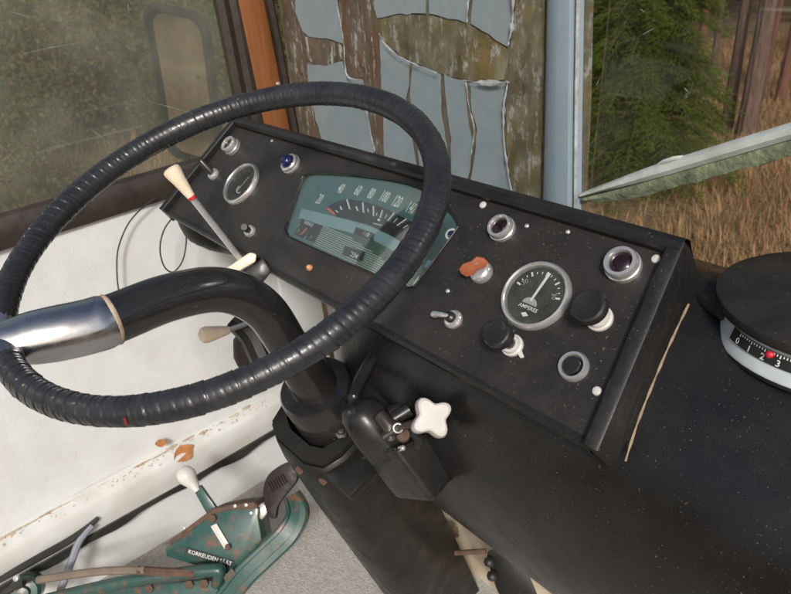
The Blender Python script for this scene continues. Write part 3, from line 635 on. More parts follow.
for a,b_ in (((285,122),(298,165)),((256,152),(262,168)),((236,170),(246,180)),((326,153),(333,172)),((355,135),(358,180)),((377,162),(380,178)),((402,150),(402,195)),((418,180),(416,194)),((442,168),(431,204)),((462,188),(452,206)),((494,180),(465,217)),((507,205),(490,224)),((548,207),(505,237)),((553,235),(533,248)),((590,242),(556,263))):
    p=np.array(dp(*Zc(*a))); q=np.array(dp(*Zc(*b_))); t=nrm(q-p); n_=np.array([-t[1],t[0]])*(.0009 if np.linalg.norm(q-p)>.007 else .0006)
    inlay('tick',[tuple(p+n_),tuple(q+n_),tuple(q-n_),tuple(p-n_)],M['print'],-.0038,cl,px=False)
inlay('emblem',[Zc(*q) for q in [(418,212),(425,206),(433,212),(425,219)]],M['print'],-.0038,cl)
inlay('emblem',[Zc(*q) for q in [(402,224),(440,233),(437,238),(399,229)]],M['printgrey'],-.0038,cl)
inlay('speed_needle',[Zc(*q) for q in [(196,166),(206,158),(236,186),(232,194)]],M['needle'],-.0034,cl)
x,y=dp(*Zc(158,68)); F=Frame(D.p(x,y,-.005),D.u,D.v,D.h); m=MB(); m.lathe(F,[(.0038,0),(.0036,.0012),(.0022,.0014),(.0018,.0006),(.0003,.0006)],16); m.build('screw',M['teal'],cl)
inlay('right_field',[Zc(*q) for q in [(640,270),(755,200),(772,240),(758,275),(640,430),(600,490),(585,428)]],M['dialgreen'],-.0043,cl)
inlay('right_mark',[Zc(*q) for q in [(642,388),(672,397),(650,428),(622,420)]],M['tealblue'],-.0038,cl)
inlay('right_mark',[Zc(*q) for q in [(604,455),(596,490),(572,498)]],M['print'],-.0038,cl)
x,y=dp(*Zc(744,275)); F=Frame(D.p(x,y,-.0042),D.u,D.v,D.h); m=MB(); m.lathe(F,[(.0068,0),(.0066,.0016),(.0050,.0018),(.0050,.0008),(.0003,.0008)],20); m.build('lamp_ring',M['print'],cl)
m=MB(); m.lathe(F,[(.0046,.0009),(.0036,.0022),(.0003,.0026)],16); m.build('blue_lamp',M['bluelens'],cl)
m=MB(); m.prism([D.p(p[0]*1,p[1]*1,-.0012) for p in clu],-D.h*.0012); m.build('lens',M['lens'],cl)
m=MB(); P=[D.p(p[0],p[1],.0006) for p in clu]; P.append(P[0]); m.tube(P,.0011,6,cap=False); m.build('cluster_rim',M['dash_gloss'],cl)
# round gauges --------------------------------------------------------
def DF(x,y,h=0): q=dp(x,y,h); return Frame(D.p(*q,h),D.u,D.v,D.h)
def gauge(F,r,kind):
    m=MB(); m.lathe(F,[(r*1.02,0),(r*1.02,.0015),(r*1.0,.004),(r*.955,.0062),(r*.91,.0066),(r*.87,.0052),(r*.845,.0022),(r*.84,.0012)],48,cap=False); b_=m.build('gauge_bezel',M['dull'],dash)
    m=MB(); m.lathe(F,[(.0003,.0012),(r*.85,.0012)],48,cap=False); dl=m.build('gauge_dial',M['dialblack'],dash,sharp=0)
    def seg(a,r0,r1,w_,mt,nm='tick',h=.0017):
        c,s_=math.cos(a),math.sin(a); m=MB(); m.add([F.p(r0*c-w_*s_,r0*s_+w_*c,h),F.p(r1*c-w_*s_,r1*s_+w_*c,h),F.p(r1*c+w_*s_,r1*s_-w_*c,h),F.p(r0*c+w_*s_,r0*s_-w_*c,h)],[(0,1,2,3)]); m.build(nm,mt,dl,sharp=0,recalc=False)
    if kind=='amp':
        for k in range(13):
            a=math.radians(168-k*13); seg(a,r*(.60 if k%3==0 else .64),r*(.74 if k%3==0 else .71),r*(.026 if k%3==0 else .013),M['print'])
        o_=np.array([-.02*r,-.20*r]); 
        m=MB(); a=math.radians(84); t=np.array([math.cos(a),math.sin(a)]); n_=np.array([-t[1],t[0]])
        m.add([F.p(*(o_+t*r*0+n_*r*.035),.0028),F.p(*(o_+t*r*.92+n_*r*.045),.0028),F.p(*(o_+t*r*.92-n_*r*.045),.0028),F.p(*(o_-n_*r*.035),.0028)],[(0,1,2,3)]); m.build('needle',M['print'],dl,sharp=0,recalc=False)
        m=MB(); m.add([F.p(o_[0]+r*.24*math.cos(t),o_[1]-.10*r+r*.20*math.sin(t),.0024) for t in np.linspace(0,math.pi,12)],[list(range(12))]); m.build('needle_cover',M['printgrey'],dl,sharp=0,recalc=False)
        text('lettering','AMPERES',F,(0,-.40*r),r*.155,.0018,M['print'],dl,width=1.0,bold=.008)
        m=MB(); m.add([F.p(x*r,y*r-.60*r,.0018) for x,y in ((-.12,.0),(0,.07),(.13,0),(0,-.08))],[(0,1,2,3)]); m.build('emblem',M['print'],dl,sharp=0,recalc=False)
        text('numeral','30',F,(-.50*r,.24*r),r*.20,.0018,M['printgrey'],dl,rot=.9); text('numeral','30',F,(.52*r,.16*r),r*.20,.0018,M['printgrey'],dl,rot=-1.1)
    else:
        for k in range(9): seg(math.radians(200-k*27.5),r*.62,r*.70,r*.014,M['printgrey'])
        m=MB(); a=math.radians(75); t=np.array([math.cos(a),math.sin(a)]); n_=np.array([-t[1],t[0]]); o_=np.array([.08*r,-.35*r])
        m.add([F.p(*(o_+n_*r*.02),.0028),F.p(*(o_+t*r*.8+n_*r*.02),.0028),F.p(*(o_+t*r*.8-n_*r*.02),.0028),F.p(*(o_-n_*r*.02),.0028)],[(0,1,2,3)]); m.build('needle',M['print'],dl,sharp=0,recalc=False)
        m=MB(); P=[F.p(o_[0]+r*.20*math.cos(t)+.1*r,o_[1]+.12*r+r*.2*math.sin(t),.0026) for t in np.linspace(2.6,5.6,10)]; m.tube(P,r*.022,5); m.build('needle_tail',M['print'],dl)
    m=MB(); m.lathe(F,[(r*.87,.0048),(r*.5,.0062),(.0003,.0068)],40,cap=False); m.build('gauge_glass',M['gaugelens'],b_,recalc=False)
gauge(DF(536,296),.0338,'amp'); gauge(DF(242,184.5),.0338,'oil')
# lamps, switches ------------------------------------------------------
def lampring(F,r,hh,lens,nm='warning_lamp',dome=0):
    m=MB(); m.lathe(F,[(r*1.0,0),(r*1.0,hh*.35),(r*.93,hh*.42),(r*.93,hh*.85),(r*.86,hh),(r*.70,hh*1.02),(r*.62,hh*.85),(r*.6,hh*.6)],32,cap=False); b_=m.build(nm,M['dull'],dash)
    m=MB(); m.lathe(F,[(r*.64,hh*.7)]+([(r*.64,hh*1.1),(r*.56,hh*1.6),(r*.36,hh*1.95),(.0003,hh*2.08)] if dome else [(r*.56,hh*.80),(r*.3,hh*.92),(.0003,hh*.95)]),28,cap=False); m.build('lamp_lens',lens,b_); return b_
lampring(DF(503,230),.0140,.011,M['redlens']); lampring(DF(624,267),.0158,.013,M['redlens'])
lampring(DF(233.5,148),.0145,.014,M['clear'])
b_=lampring(DF(292,165),.0150,.009,M['bluelens'],dome=1)
def pullknob(F,lean,rk,L,capm,rb=.0115,clear=False):
    ax=nrm(D.h+lean[0]*D.u+lean[1]*D.v); KF=Frame(F.o,nrm(np.cross(D.v,ax)),D.v,ax)
    m=MB(); m.lathe(F,[(rb,0),(rb,.003),(rb*.86,.004),(rb*.8,.007),(rb*.55,.0075)],28); b_=m.build('switch_collar',M['whitepl'] if not clear else M['dull'],dash)
    m=MB(); m.lathe(KF,[(rk*.42,.004),(rk*.40,L*.55),(rk*.75,L*.66),(rk*.98,L*.74),(rk*1.0,L*.88),(rk*.93,L*.97),(rk*.80,L*1.0),(rk*.70,L*.985),(.0003,L*.985)],32); k_=m.build('switch_knob',capm,b_); return b_
pullknob(DF(600,319),(-.02,.0),.0158,.030,M['black'],.0118)
pullknob(DF(513,346),(-.02,.0),.0142,.034,M['gloss'],.0105)
m=MB(); P=[D.p(*dp(516,345),.003),D.p(*dp(520,352),.0015),D.p(*dp(523,358),.001)]; m.tube(P,[.0025,.0028,.002],8,flat=.5); m.build('white_tab',M['whitepl'],dash)
F=DF(574,367); m=MB(); m.lathe(F,[(.0135,0),(.0135,.003),(.0120,.0055),(.0100,.0055),(.0085,.0025)],32,cap=False); b_=m.build('push_button',M['dull'],dash)
m=MB(); m.lathe(F,[(.0082,.0005),(.0080,.0060),(.0068,.0075),(.0003,.0078)],28,cap=False); m.build('button_cap',M['black'],b_)
# lever switch
F=DF(454,320); m=MB(); m.lathe(F,[(.0098,0),(.0098,.003),(.0080,.0055),(.0056,.006)],28); b_=m.build('lever_switch',M['dull'],dash)
m=MB(); m.lathe(F,[(.0056,.0055),(.0052,.010),(.003,.012),(.0003,.0122)],20); m.build('lever_hub',M['black'],b_)
m=MB(); q=dp(432,314,.012); m.tube(smooth([F.p(0,0,.010),D.p(q[0]*.5+dp(454,320)[0]*.5,q[1]*.5+dp(454,320)[1]*.5,.0125),D.p(*q,.011)],5),[.0024]*4+[.0028]*3+[.0034]*3+[.003],8); m.build('lever',M['dull'],b_)
# key lock with orange fob
F=DF(482,273); m=MB(); m.lathe(F,[(.0120,0),(.0120,.003),(.0110,.006),(.0085,.0085),(.0060,.009)],28); b_=m.build('key_lock',M['dull'],dash)
m=MB(); m.box(Frame(F.p(-.001,.001,.012),nrm(D.u*.8+D.v*.5),D.h,np.cross(nrm(D.u*.8+D.v*.5),D.h)),(-.004,-.006,-.001),(.004,.006,.001),.0005); m.build('key_bow',M['dull'],b_)
kf=np.array(dp(473,266,.016)); KF=Frame(D.p(*kf,.016),nrm(D.u*.55+D.v*.83),nrm(D.h*.75-D.u*.45),nrm(np.cross(D.u*.55+D.v*.83,D.h*.75-D.u*.45)))
m=MB(); poly=[(-.013,-.006),(-.006,-.0075),(.000,-.0055),(.006,-.008),(.0125,-.006),(.0135,.001),(.010,.0065),(.003,.0055),(-.004,.008),(-.011,.006),(-.0135,.001)]
m.prism([KF.p(x,y,-.0016) for x,y in poly],KF.h*.0032,.0006); m.build('orange_key_fob',M['orange'],b_)
# left toggles
def toggle(px,tip,rb,tipr):
    F=DF(*px); m=MB(); m.lathe(F,[(rb,0),(rb,.0035),(rb*.85,.006),(rb*.5,.0065)],24); b_=m.build('toggle_switch',M['dull'],dash)
    q=dp(*tip,.024); m=MB(); m.tube([F.p(0,0,.004),F.p(0,0,.004)*.5+D.p(*q,.024)*.5,D.p(*q,.024)],[tipr*.75,tipr,tipr*.9],12); m.build('toggle_lever',M['black'],b_)
toggle((214.5,175),(201,161),.0098,.0062); toggle((251,232),(244,227),.0088,.0048)
# dash screws, wax drop
for q in ((483,205),(656,259),(597,391),(527,226),(272,141),(301,143),(568,232),(583,374),(448,291)):
    big=q in((483,205),(656,259),(597,391)); F=DF(*q); r_=.0040 if big else .0024; m=MB(); m.lathe(F,[(r_,0),(r_*.9,.0012),(r_*.5,.002),(.0002,.0022)],14); m.build('panel_screw',M['whitepl'] if big else M['dull'],dash)
F=DF(310,268); m=MB(); m.lathe(F,[(.0042,0),(.004,.002),(.0025,.0045),(.0004,.0055)],12); m.build('wax_drop',M['amber'],dash)

# ---- steering wheel
C=dep(CX-179.4,CY-77.7,.615); _y,_p=math.radians(-14.75),math.radians(-70.6)
N=A3(math.cos(_p)*math.sin(_y),math.cos(_p)*math.cos(_y),math.sin(_p)); U=nrm(np.cross(N,A3(0,0,1))); V=np.cross(N,U)
RW=.2095
wh=thing('steering_wheel','single-spoke steering wheel wrapped in ribbed black tape','steering wheel',C+N*.3)
def angof(px,py): q=on(px,py,C,N)-C; return math.atan2(q@V,q@U)
a_sp=angof(3,343)
# taped rim with overlapping turns
turns=112; TS=16; nl=turns*TS; ns=16; tj=rng.uniform(-1,1,131); rows=[]
for i in range(nl+1):
    a=a_sp+.13+(2*math.pi-.26)*i/nl; c=C+RW*(math.cos(a)*U+math.sin(a)*V); rad=math.cos(a)*U+math.sin(a)*V; row=[]
    far=.5-.5*math.cos(a-angof(300,358)); rbase=.0112+.0018*far
    for k in range(ns):
        b_=2*math.pi*k/ns; ph=((i/TS+b_/(2*math.pi))%1)
        tn=int(i/TS+b_/(2*math.pi)); st=(.00042+.00016*tj[tn%len(tj)])*(1-ph)+.00025*math.sin(i*.03)+.00018*tj[(tn*3+5)%len(tj)]-(.00055 if ph>.93 else 0)-(.00030 if abs(ph-.42-.06*tj[tn%len(tj)])<.035 else 0)
        r_=rbase+st; row.append(c+r_*(math.cos(b_)*rad+math.sin(b_)*N))
    rows.append(row)
m=MB(); m.loft(rows,True); m.add(rows[0],[list(range(ns))]); m.add(rows[-1],[list(range(ns))]); rim=m.build('rim',M['wrap'],wh,sharp=60)
a=angof(134,412); c=C+RW*(math.cos(a)*U+math.sin(a)*V); ra_=math.cos(a)*U+math.sin(a)*V
tg=nrm(np.cross(ra_,N)); m=MB()
P=[c+.0126*(math.cos(t)*ra_-math.sin(t)*N)+tg*(.0006*math.sin(t*3)) for t in np.linspace(.15,.62,8)]; m.tube(P,.0011,6); m.build('red_thread',M['rust_red'],rim)
# chrome sleeve: T piece along the rim and out along the spoke
P=[];
for t in np.linspace(-.15,.15,13):
    a=a_sp+t; P.append(C+RW*(math.cos(a)*U+math.sin(a)*V))
m=MB(); m.tube(P,[.0118,.0125,.0128,.0135,.0145,.0155,.016,.0155,.0145,.0135,.0128,.0125,.0118],20); sl_=m.build('sleeve_rim_piece',M['sleeve'],wh)
E=C+RW*(math.cos(a_sp)*U+math.sin(a_sp)*V)
HUB=C+N*.135; sp_=[E,E*.5+(C+N*.070)*.5+N*.004]
spath=smooth([E,dep(95,325,.598),dep(168,298,.640),dep(222,290,.676),dep(262,308,.712),dep(289,346,.755),C+N*.255,C+N*.30],10)
spath=np.array(spath); cum=np.concatenate([[0],np.cumsum(np.linalg.norm(np.diff(spath,axis=0),axis=1))])
def seg_path(a,b_,n=24): return np.array([[np.interp(t,cum,spath[:,k]) for k in range(3)] for t in np.linspace(a,b_,n)])
inv=E-C
m=MB(); P=seg_path(.0,.088,16); m.tube(P,[.019,.0205,.022,.0235,.0245,.025,.0255,.0258,.026,.026,.026,.026,.026,.0262,.0262,.0245],28,flat=.94,upv=N); m.build('spoke_sleeve',M['sleeve'],sl_)
m=MB(); P=seg_path(.086,cum[-1],44); m.tube(P,[.0232]*30+[.0235+.0006*i for i in range(14)],28,upv=N); m.build('spoke',M['gloss'],wh)
m=MB(); P=seg_path(.0865,.0905,4); m.tube(P,[.0238,.0245,.0245,.0236],28,upv=N); m.build('sleeve_bead',M['dirt'],sl_)
HF=Frame(C,U,V,N); m=MB(); m.lathe(HF,[(.022,.262),(.043,.264),(.0455,.268),(.0455,.33),(.03,.335)],40); m.build('hub',M['gloss'],wh)

# ---- steering column shroud
col=thing('steering_column','black steering column shroud standing below the wheel hub','column',C+N*.9)
XL=nrm(A3(1,0,0)-N*N[0]); YB=np.cross(N,XL)               # XL to the right, YB fore-aft
SF=Frame(C,XL,YB,N); 
if YB[1]<0: SF=Frame(C,XL,-YB,N)
Lc=(ZF-C[2])/N[2]
m=MB(); m.lathe(Frame(C,XL,SF.v,N),[(.036,.30),(.036,Lc-.01)],24); m.build('column_tube',M['shroud'],col)
prof=[(-.066,.055),(-.068,-.035),(-.058,-.062),(-.030,-.074),(.030,-.074),(.056,-.062),(.064,-.035),(.060,.055)]
m=MB(); m.loft([[SF.p(x*k,y*k,t) for x,y in prof] for t,k in ((.325,.92),(.36,.97),(.5,1.0),(.7,1.0),(Lc+.02,1.0))]); o=m.build('shroud',M['shroud'],col,sharp=50,recalc=False)
md=o.modifiers.new('thickness','SOLIDIFY'); md.thickness=.003; md.offset=0
m=MB(); m.loft([[SF.p(x*.90,y*.90,t) for x,y in prof] for t in (.318,.335)]); m.loft([[SF.p(x*.90,y*.90,.318) for x,y in prof],[SF.p(x*.66,y*.66,.316) for x,y in prof]]); m.build('top_plate',M['shroud'],col,recalc=False)
# bracket arm to the right with bolts
m=MB(); m.box(Frame(SF.p(.055,-.03,.345),XL,SF.v,N),(-.02,-.030,-.012),(.045,.02,.004),.003); m.build('bracket',M['shroud'],col)
m=MB(); m.box(Frame(SF.p(.06,.03,.30),nrm(XL+.2*N),SF.v,N),(-.02,-.02,-.03),(.05,.035,.03),.004); m.build('bracket_block',M['shroud'],col)
for q in ((.045,-.062,.352),(.01,-.072,.35)):
    F=Frame(SF.p(*q),XL,N,-SF.v); m=MB(); m.lathe(F,[(.006,0),(.006,.004),(.0045,.006),(.0004,.0062)],6); m.build('bolt',M['rust'],col)
# ---- lock box on the column (star knob)
lb=thing('switch_box','black switch box with a white star knob clamped beside the column','switch box',dep(425,485,.74))
_R0,_R1=dep(393,447,.690),dep(434,504,.705); _L0,_L1=dep(428,430,.735),dep(468,463,.748); _K0,_K1=dep(360,455,.742),dep(396,500,.757)
b_=bmesh.new(); _v=[b_.verts.new(p.tolist()) for p in (_R0,_L0,_L0+_K0-_R0,_K0,_R1,_L1,_L1+_K1-_R1,_K1)]
for f_ in ((0,1,2,3),(4,5,6,7),(0,1,5,4),(1,2,6,5),(2,3,7,6),(3,0,4,7)): b_.faces.new([_v[i] for i in f_])
bmesh.ops.recalc_face_normals(b_,faces=b_.faces[:]); bmesh.ops.bevel(b_,geom=b_.edges[:],offset=.0075,segments=4,affect='EDGES',profile=.55); b_.verts.index_update()
m=MB(); m.add([v.co[:] for v in b_.verts],[[v.index for v in f.verts] for f in b_.faces]); b_.free(); m.build('case',M['black'],lb,sharp=50)
BN=nrm(_R1-_R0); BU=nrm(_L0-_R0); BF=Frame(_R0,BU,nrm(np.cross(BN,BU)),BN)
# lid seam
m=MB(); m.tube([_K0*.93+_K1*.07-ray(360,455)*.0015,_R0*.93+_R1*.07-ray(393,447)*.003,_L0*.93+_L1*.07-ray(428,430)*.0015],.0011,6); m.build('lid_seam',M['gap'],lb)
hc=dep(372,428,.725); HF_=Frame(hc,nrm(_L0-_K0),nrm(np.cross(BN,nrm(_L0-_K0))),BN)
m=MB(); rows=[]
for t,k in ((-.034,.45),(-.031,.70),(-.022,.92),(-.008,1.02),(.008,1.05),(.026,1.0),(.034,.98)):
    rows.append([HF_.p((.026+.003*math.cos(3*a_))*k*math.cos(a_),(.024+.002*math.sin(2*a_))*k*math.sin(a_),t) for a_ in np.linspace(0,2*math.pi,25)[:-1]])
m.loft(rows,True); m.add(rows[0],[list(range(24))]); m.build('clamp_head',M['black'],lb,sharp=50)
m=MB(); m.tube([dep(380,415,.70),dep(390,426,.693),dep(391,440,.692)],[.007,.0085,.007],12); m.build('clamp_ear',M['seal'],lb)
m=MB(); m.tube([dep(384,437,.692),dep(402,425,.690)],.0068,14); m.build('clamp_roll',M['black'],lb)
m=MB(); m.tube([dep(394,419,.705),dep(410,409,.705)],.0078,14); m.build('clamp_roll',M['black'],lb)
m=MB(); m.tube([dep(388,414,.712),dep(400,408,.716)],[.0085,.0075],12); m.build('clamp_lug',M['shroud'],lb)
m=MB(); m.tube([dep(366,406,.72),dep(360,412,.72),dep(352,415,.722),dep(350,424,.722)],[.004,.006,.006,.005],10); m.build('hook',M['shroud'],lb)
m=MB(); P=[dep(398+4.5*math.cos(t),428+4.5*math.sin(t),.684) for t in np.linspace(.3,5.4,14)]; m.tube(P,.0012,6); m.build('wire_ring',M['dull'],lb)
F=frame_n(dep(403,435,.690),-ray(403,435)+A3(0,0,.5)); m=MB(); m.lathe(F,[(.0075,-.003),(.007,.002),(.003,.003),(.0004,.003)],14); m.build('bolt_head',M['rust'],lb)
F=frame_n(dep(402.5,448,.694),nrm(np.cross(BU,BN)) if np.dot(np.cross(BU,BN),ray(402,448))<0 else -nrm(np.cross(BU,BN))); m=MB(); m.lathe(F,[(.0032,-.004),(.003,.002),(.0016,.0032),(.0003,.0036)],14); m.build('rivet',M['dull'],lb)
m=MB(); m.tube([dep(411,431,.695),dep(419,438,.708),dep(417,447,.712)],[.005,.006,.005],10); m.build('rubber_sleeve',M['gap'],lb)
F=frame_n(dep(341,432,.80),-ray(341,432)+A3(0,0,.3)); m=MB(); m.lathe(F,[(.009,-.004),(.009,.004),(.005,.005),(.004,.008),(.0005,.0085)],6); m.build('clamp_nut',M['shroud'],lb)
# star knob
KC=dep(431,418,.668); kn=nrm(-ray(431,418)*.9+A3(.30,.05,.30)); KF=frame_n(KC,kn)
m=MB(); rows=[]
for h_,k in ((-.014,.78),(-.012,.92),(-.006,1.0),(.006,1.0),(.0105,.93),(.012,.80)):
    rows.append([KF.p((.0185+.0042*math.cos(4*(t-.35)))*k*math.cos(t),(.0185+.0042*math.cos(4*(t-.35)))*k*math.sin(t),h_) for t in np.linspace(0,2*math.pi,41)[:-1]])
m.loft(rows,True); m.add(rows[0],[list(range(40))]); m.add(rows[-1],[list(range(40))]); m.build('star_knob',M['whitepl'],lb)
m=MB(); m.tube([dep(398,428,.688),KC-kn*.008],.0042,10); m.build('knob_stem',M['seal'],lb)
# cable looping down from behind the wheel to the box
m=MB(); m.tube(smooth([dep(382,345,.78),dep(370,362,.765),dep(360,380,.75),dep(354,396,.735),dep(353,410,.725),dep(356,418,.72)],8),[.0068]*12+[.0068]*14+[.005]*15,10)
tag(m.build('thick_cable',M['black']),'thick black cable bending down onto the switch box','cable')
# ---- stalks
st=thing('gear_lever','cream-handled steel gear lever rising from a cream collar beside the wheel','lever',dep(240,262,.86))
a=dep(238,256,.86); b_=dep(190,195,.80); c=dep(170,168,.785)
m=MB(); m.tube([a+(a-b_)*.1,b_],.0042,10); m.build('rod',M['dull'],st)
d=nrm(c-b_); KF=frame_n(b_-d*.002,d); Lh=np.linalg.norm(c-b_); m=MB(); m.lathe(KF,[(.0052,0),(.0058,Lh*.1),(.0085,Lh*.6),(.0108,Lh*.9),(.0105,Lh*1.0),(.0075,Lh*1.06),(.001,Lh*1.08)],20); m.build('handle',M['cream'],st)
KF=frame_n(b_-d*.006,d); m=MB(); m.lathe(KF,[(.0048,0),(.0052,.003),(.0048,.007)],14); m.build('red_band',M['redneedle'],st)
cb=dep(246,265,.86); CF=Frame(cb,nrm(A3(.85,.5,.12)),nrm(A3(-.4,.72,.6)),nrm(np.cross(A3(.85,.5,.12),A3(-.4,.72,.6))))
m=MB(); m.prism([dep(x,y,.85) for x,y in ((222,271),(250,252),(257,254),(256,262),(238,272))],ray(240,262)*.05,.003); m.build('collar',M['cream'],st)
m=MB(); m.prism([dep(x,y,.853) for x,y in ((239,272),(257,262),(263,257),(272,271),(262,284),(243,279))],ray(255,270)*.06,.003); m.build('base_block',M['black'],st)
sk=thing('lower_stalk','short stalk with a cream teardrop knob pointing at the door below the spoke','stalk',dep(236,330,.86))
a=dep(240,326,.86); b_=dep(229,330,.852); c=dep(200,336,.83); d=nrm(c-b_); Lh=np.linalg.norm(c-b_)
m=MB(); m.tube([a+(a-b_)*.6,b_],.0035,10); m.build('rod',M['dull'],sk)
KF=frame_n(b_,d); m=MB(); m.lathe(KF,[(.0048,0),(.006,.004),(.0085,Lh*.45),(.0108,Lh*.78),(.0095,Lh*.94),(.005,Lh*1.02),(.0005,Lh*1.04)],20); m.build('knob',M['cream'],sk)
m=MB(); m.tube(smooth([dep(236,318,.90),dep(252,335,.90),dep(262,356,.90),dep(276,384,.90)],5),[.018]*16,10); m.build('stalk_housing',M['shroud'],sk)
m=MB(); m.lathe(frame_n(dep(247,350,.93),(0.2,0.1,1)),[(.014,-.025),(.019,-.01),(.019,.016),(.012,.026)],16); m.build('stalk_boot',M['rubber'],sk)
# rounded black bracket under the left end of the dash
m=MB(); m.tube(smooth([D.p(-.665,-.075,-.03),D.p(-.67,-.09,-.06),D.p(-.66,-.08,-.10),D.p(-.60,-.06,-.12)],5),[.028]*8+[.03]*8,14); m.build('under_bracket',M['dash_gloss'],dash)
# ---- wires hanging by the door
def cable(name,pts,r,mt,label,cat,X=None,group=None):
    P=smooth([onX(x,y,X) for x,y in pts],8) if X is not None else smooth(pts,8); m=MB(); m.tube(P,r,8); return tag(m.build(name,mt),label,cat,group)
cable('thin_wire',[(155,198),(140,210),(127,226),(118,250),(117,275),(119,292)],.0013,M['wire'],'thin dark wire drooping down the white door to the spoke','wire',XD+.02)
cable('wire_loop',[(178,212),(165,228),(160,248),(164,266),(173,272),(182,262),(186,245),(186,222)],.0013,M['wire'],'thin wire loop hanging beside the left end of the dashboard','wire',XD+.06)
# ---- instrument on the cowl at the right
q1=onZ(722,318,-.268); q2=onZ(791,356,-.268)
_p=[onZ(723,314,-.284)[:2],onZ(791,354,-.284)[:2],onZ(791,258,-.284)[:2]]
_A=np.array([[2*(_p[1]-_p[0])[0],2*(_p[1]-_p[0])[1]],[2*(_p[2]-_p[0])[0],2*(_p[2]-_p[0])[1]]]); _B=np.array([_p[1]@_p[1]-_p[0]@_p[0],_p[2]@_p[2]-_p[0]@_p[0]]); _cc=np.linalg.solve(_A,_B)
IR=float(np.linalg.norm(_cc-_p[0]))/1.0; ic=A3(_cc[0],_cc[1],-.284-.043)
IF=Frame(ic,A3(1,0,0),A3(0,1,0),A3(0,0,1))
ins=thing('scale_meter','round black-capped meter with a numbered curved pale scale on the cowl','meter',ic)
def arc(r,h_,n=48): return [IF.p(r*math.cos(2*math.pi*k/n),r*math.sin(2*math.pi*k/n),h_) for k in range(n)]
m=MB(); m.loft([arc(IR*.86,-.03),arc(IR*.88,.008),arc(IR*.95,.009),arc(IR*.965,.013)],True); m.build('base',M['gap'],ins,sharp=40)
m=MB(); m.loft([arc(IR*.955,.0125),arc(IR*.955,.016),arc(IR*.90,.032),arc(IR*.90,.046)],True); m.build('scale_ring',M['meterwhite'],ins,sharp=40)
m=MB(); m.loft([arc(IR*.965,.0415),arc(IR*.985,.0410),arc(IR*1.0,.043),arc(IR*.995,.049),arc(IR*.95,.0515),arc(IR*.6,.0535),arc(IR*.2,.0545),arc(IR*.003,.055)],True); m.build('cap',M['dash'],ins,sharp=50)
a0,a1=math.radians(233),math.radians(300)
m=MB(); m.loft([[IF.p(IR*.9*math.cos(t)+IR*k_*math.cos(t),IR*.9*math.sin(t)+IR*k_*math.sin(t),h_) for t in np.linspace(a0,a1,24)] for k_,h_ in ((.0425,.0245),(.012,.0345))]); m.build('scale_strip',M['dialblack'],ins,sharp=0,recalc=False)
def scale_at(t,k,h_): return IF.p(IR*(.9+k)*math.cos(t),IR*(.9+k)*math.sin(t),h_)
for i,t in enumerate(np.linspace(math.radians(240),math.radians(240+34*1.7),35)):
    w_=.006; hb=.0315 if i%5==0 else .0325; kb=.020 if i%5==0 else .0175
    m=MB(); kk=lambda h_:.012+(.0345-h_)/.010*.0305+.0035
    m.add([scale_at(t-w_,kk(hb),hb),scale_at(t+w_,kk(hb),hb),scale_at(t+w_,kk(.0342),.0342),scale_at(t-w_,kk(.0342),.0342)],[(0,1,2,3)]); m.build('tick',M['print'],ins,sharp=0,recalc=False)
for i in range(5):
    t=math.radians(240+i*8.5); p=scale_at(t,.0375,.0278); rd=A3(math.cos(t),math.sin(t),0); tn=A3(-math.sin(t),math.cos(t),0); upn=nrm(A3(0,0,.0105)-rd*.0026); 
    text('numeral',str(i),Frame(p,tn,upn,np.cross(tn,upn)),(0,0),.0072,.0005,M['print'],ins,bold=.01)
t=math.radians(240+2.4*8.5); p=scale_at(t,.040,.0325); m=MB(); m.lathe(frame_n(p,(math.cos(t),math.sin(t),.4)),[(.0028,-.002),(.0028,.001),(.0014,.0022),(.0002,.0024)],12); m.build('red_pointer',M['redneedle'],ins)
# cable stub behind it
m=MB(); m.tube(smooth([onZ(706,300,-.297),onZ(716,306,-.294),onZ(725,312,-.292)],5),.0075,10); tag(m.build('rubber_grommet',M['gap']),'black rubber grommet between dashboard end and meter','grommet')

# ---- height lever and pedal (green) on the floor by the door
gp=thing('height_control','green enamelled height adjuster with a white ball lever and lettered plate','lever bracket',onZ(230,575,ZF))
hd=nrm(A3(-.55,.62,0)); ed_=nrm(A3(hd[1],-hd[0],0))                  # hd: away from the driver; ed_: to the right
gn=nrm(-hd*.80+A3(0,0,.58)); g0=dep(215,540,1.16)
P_=lambda x,y,o=0: on(x,y,g0+gn*o,gn)
body=[(165,548),(166,557),(196,566),(238,578),(262,540),(258,518),(259,509),(254,504),(214,511),(176,540)]
m=MB(); m.prism([P_(*q) for q in body],-gn*.055,.003); gb=m.build('bracket_plate',M['green'],gp)
m=MB(); m.prism([P_(*q,.001) for q in ((164,545),(212,509),(230,505),(254,502),(258,506),(255,509),(230,510),(214,514),(174,543))],-gn*.057,.001); m.build('rusty_edge',M['rust'],gp)
for q in ((184,528),(235,506),(246,505),(251,513)):
    F=frame_n(P_(*q,.002),gn); m=MB(); m.lathe(F,[(.0032,0),(.0028,.0015),(.0004,.002)],10); m.build('rivet',M['dull'],gp)
la=[(184,548),(237,562),(234,569),(187,555)]
la=[(186,547),(234,561),(232,568),(184,553)]
m=MB(); m.prism([P_(*q,.0012) for q in la],gn*.0008); pl=m.build('label_plate',M['dialblack'],gp)
e=nrm(P_(234,561)-P_(186,547)); vv_=nrm(np.cross(gn,e)); vv_=vv_ if vv_[2]>0 else -vv_
TF=Frame((P_(186,547,.0024)+P_(232,568,.0024))/2,e,vv_,gn); wl_=np.linalg.norm(P_(234,561)-P_(186,547))
text('lettering','KORKEUDEN SÄÄT',TF,(0.002,0),wl_/9.6,.0003,M['print'],pl,width=1.0)
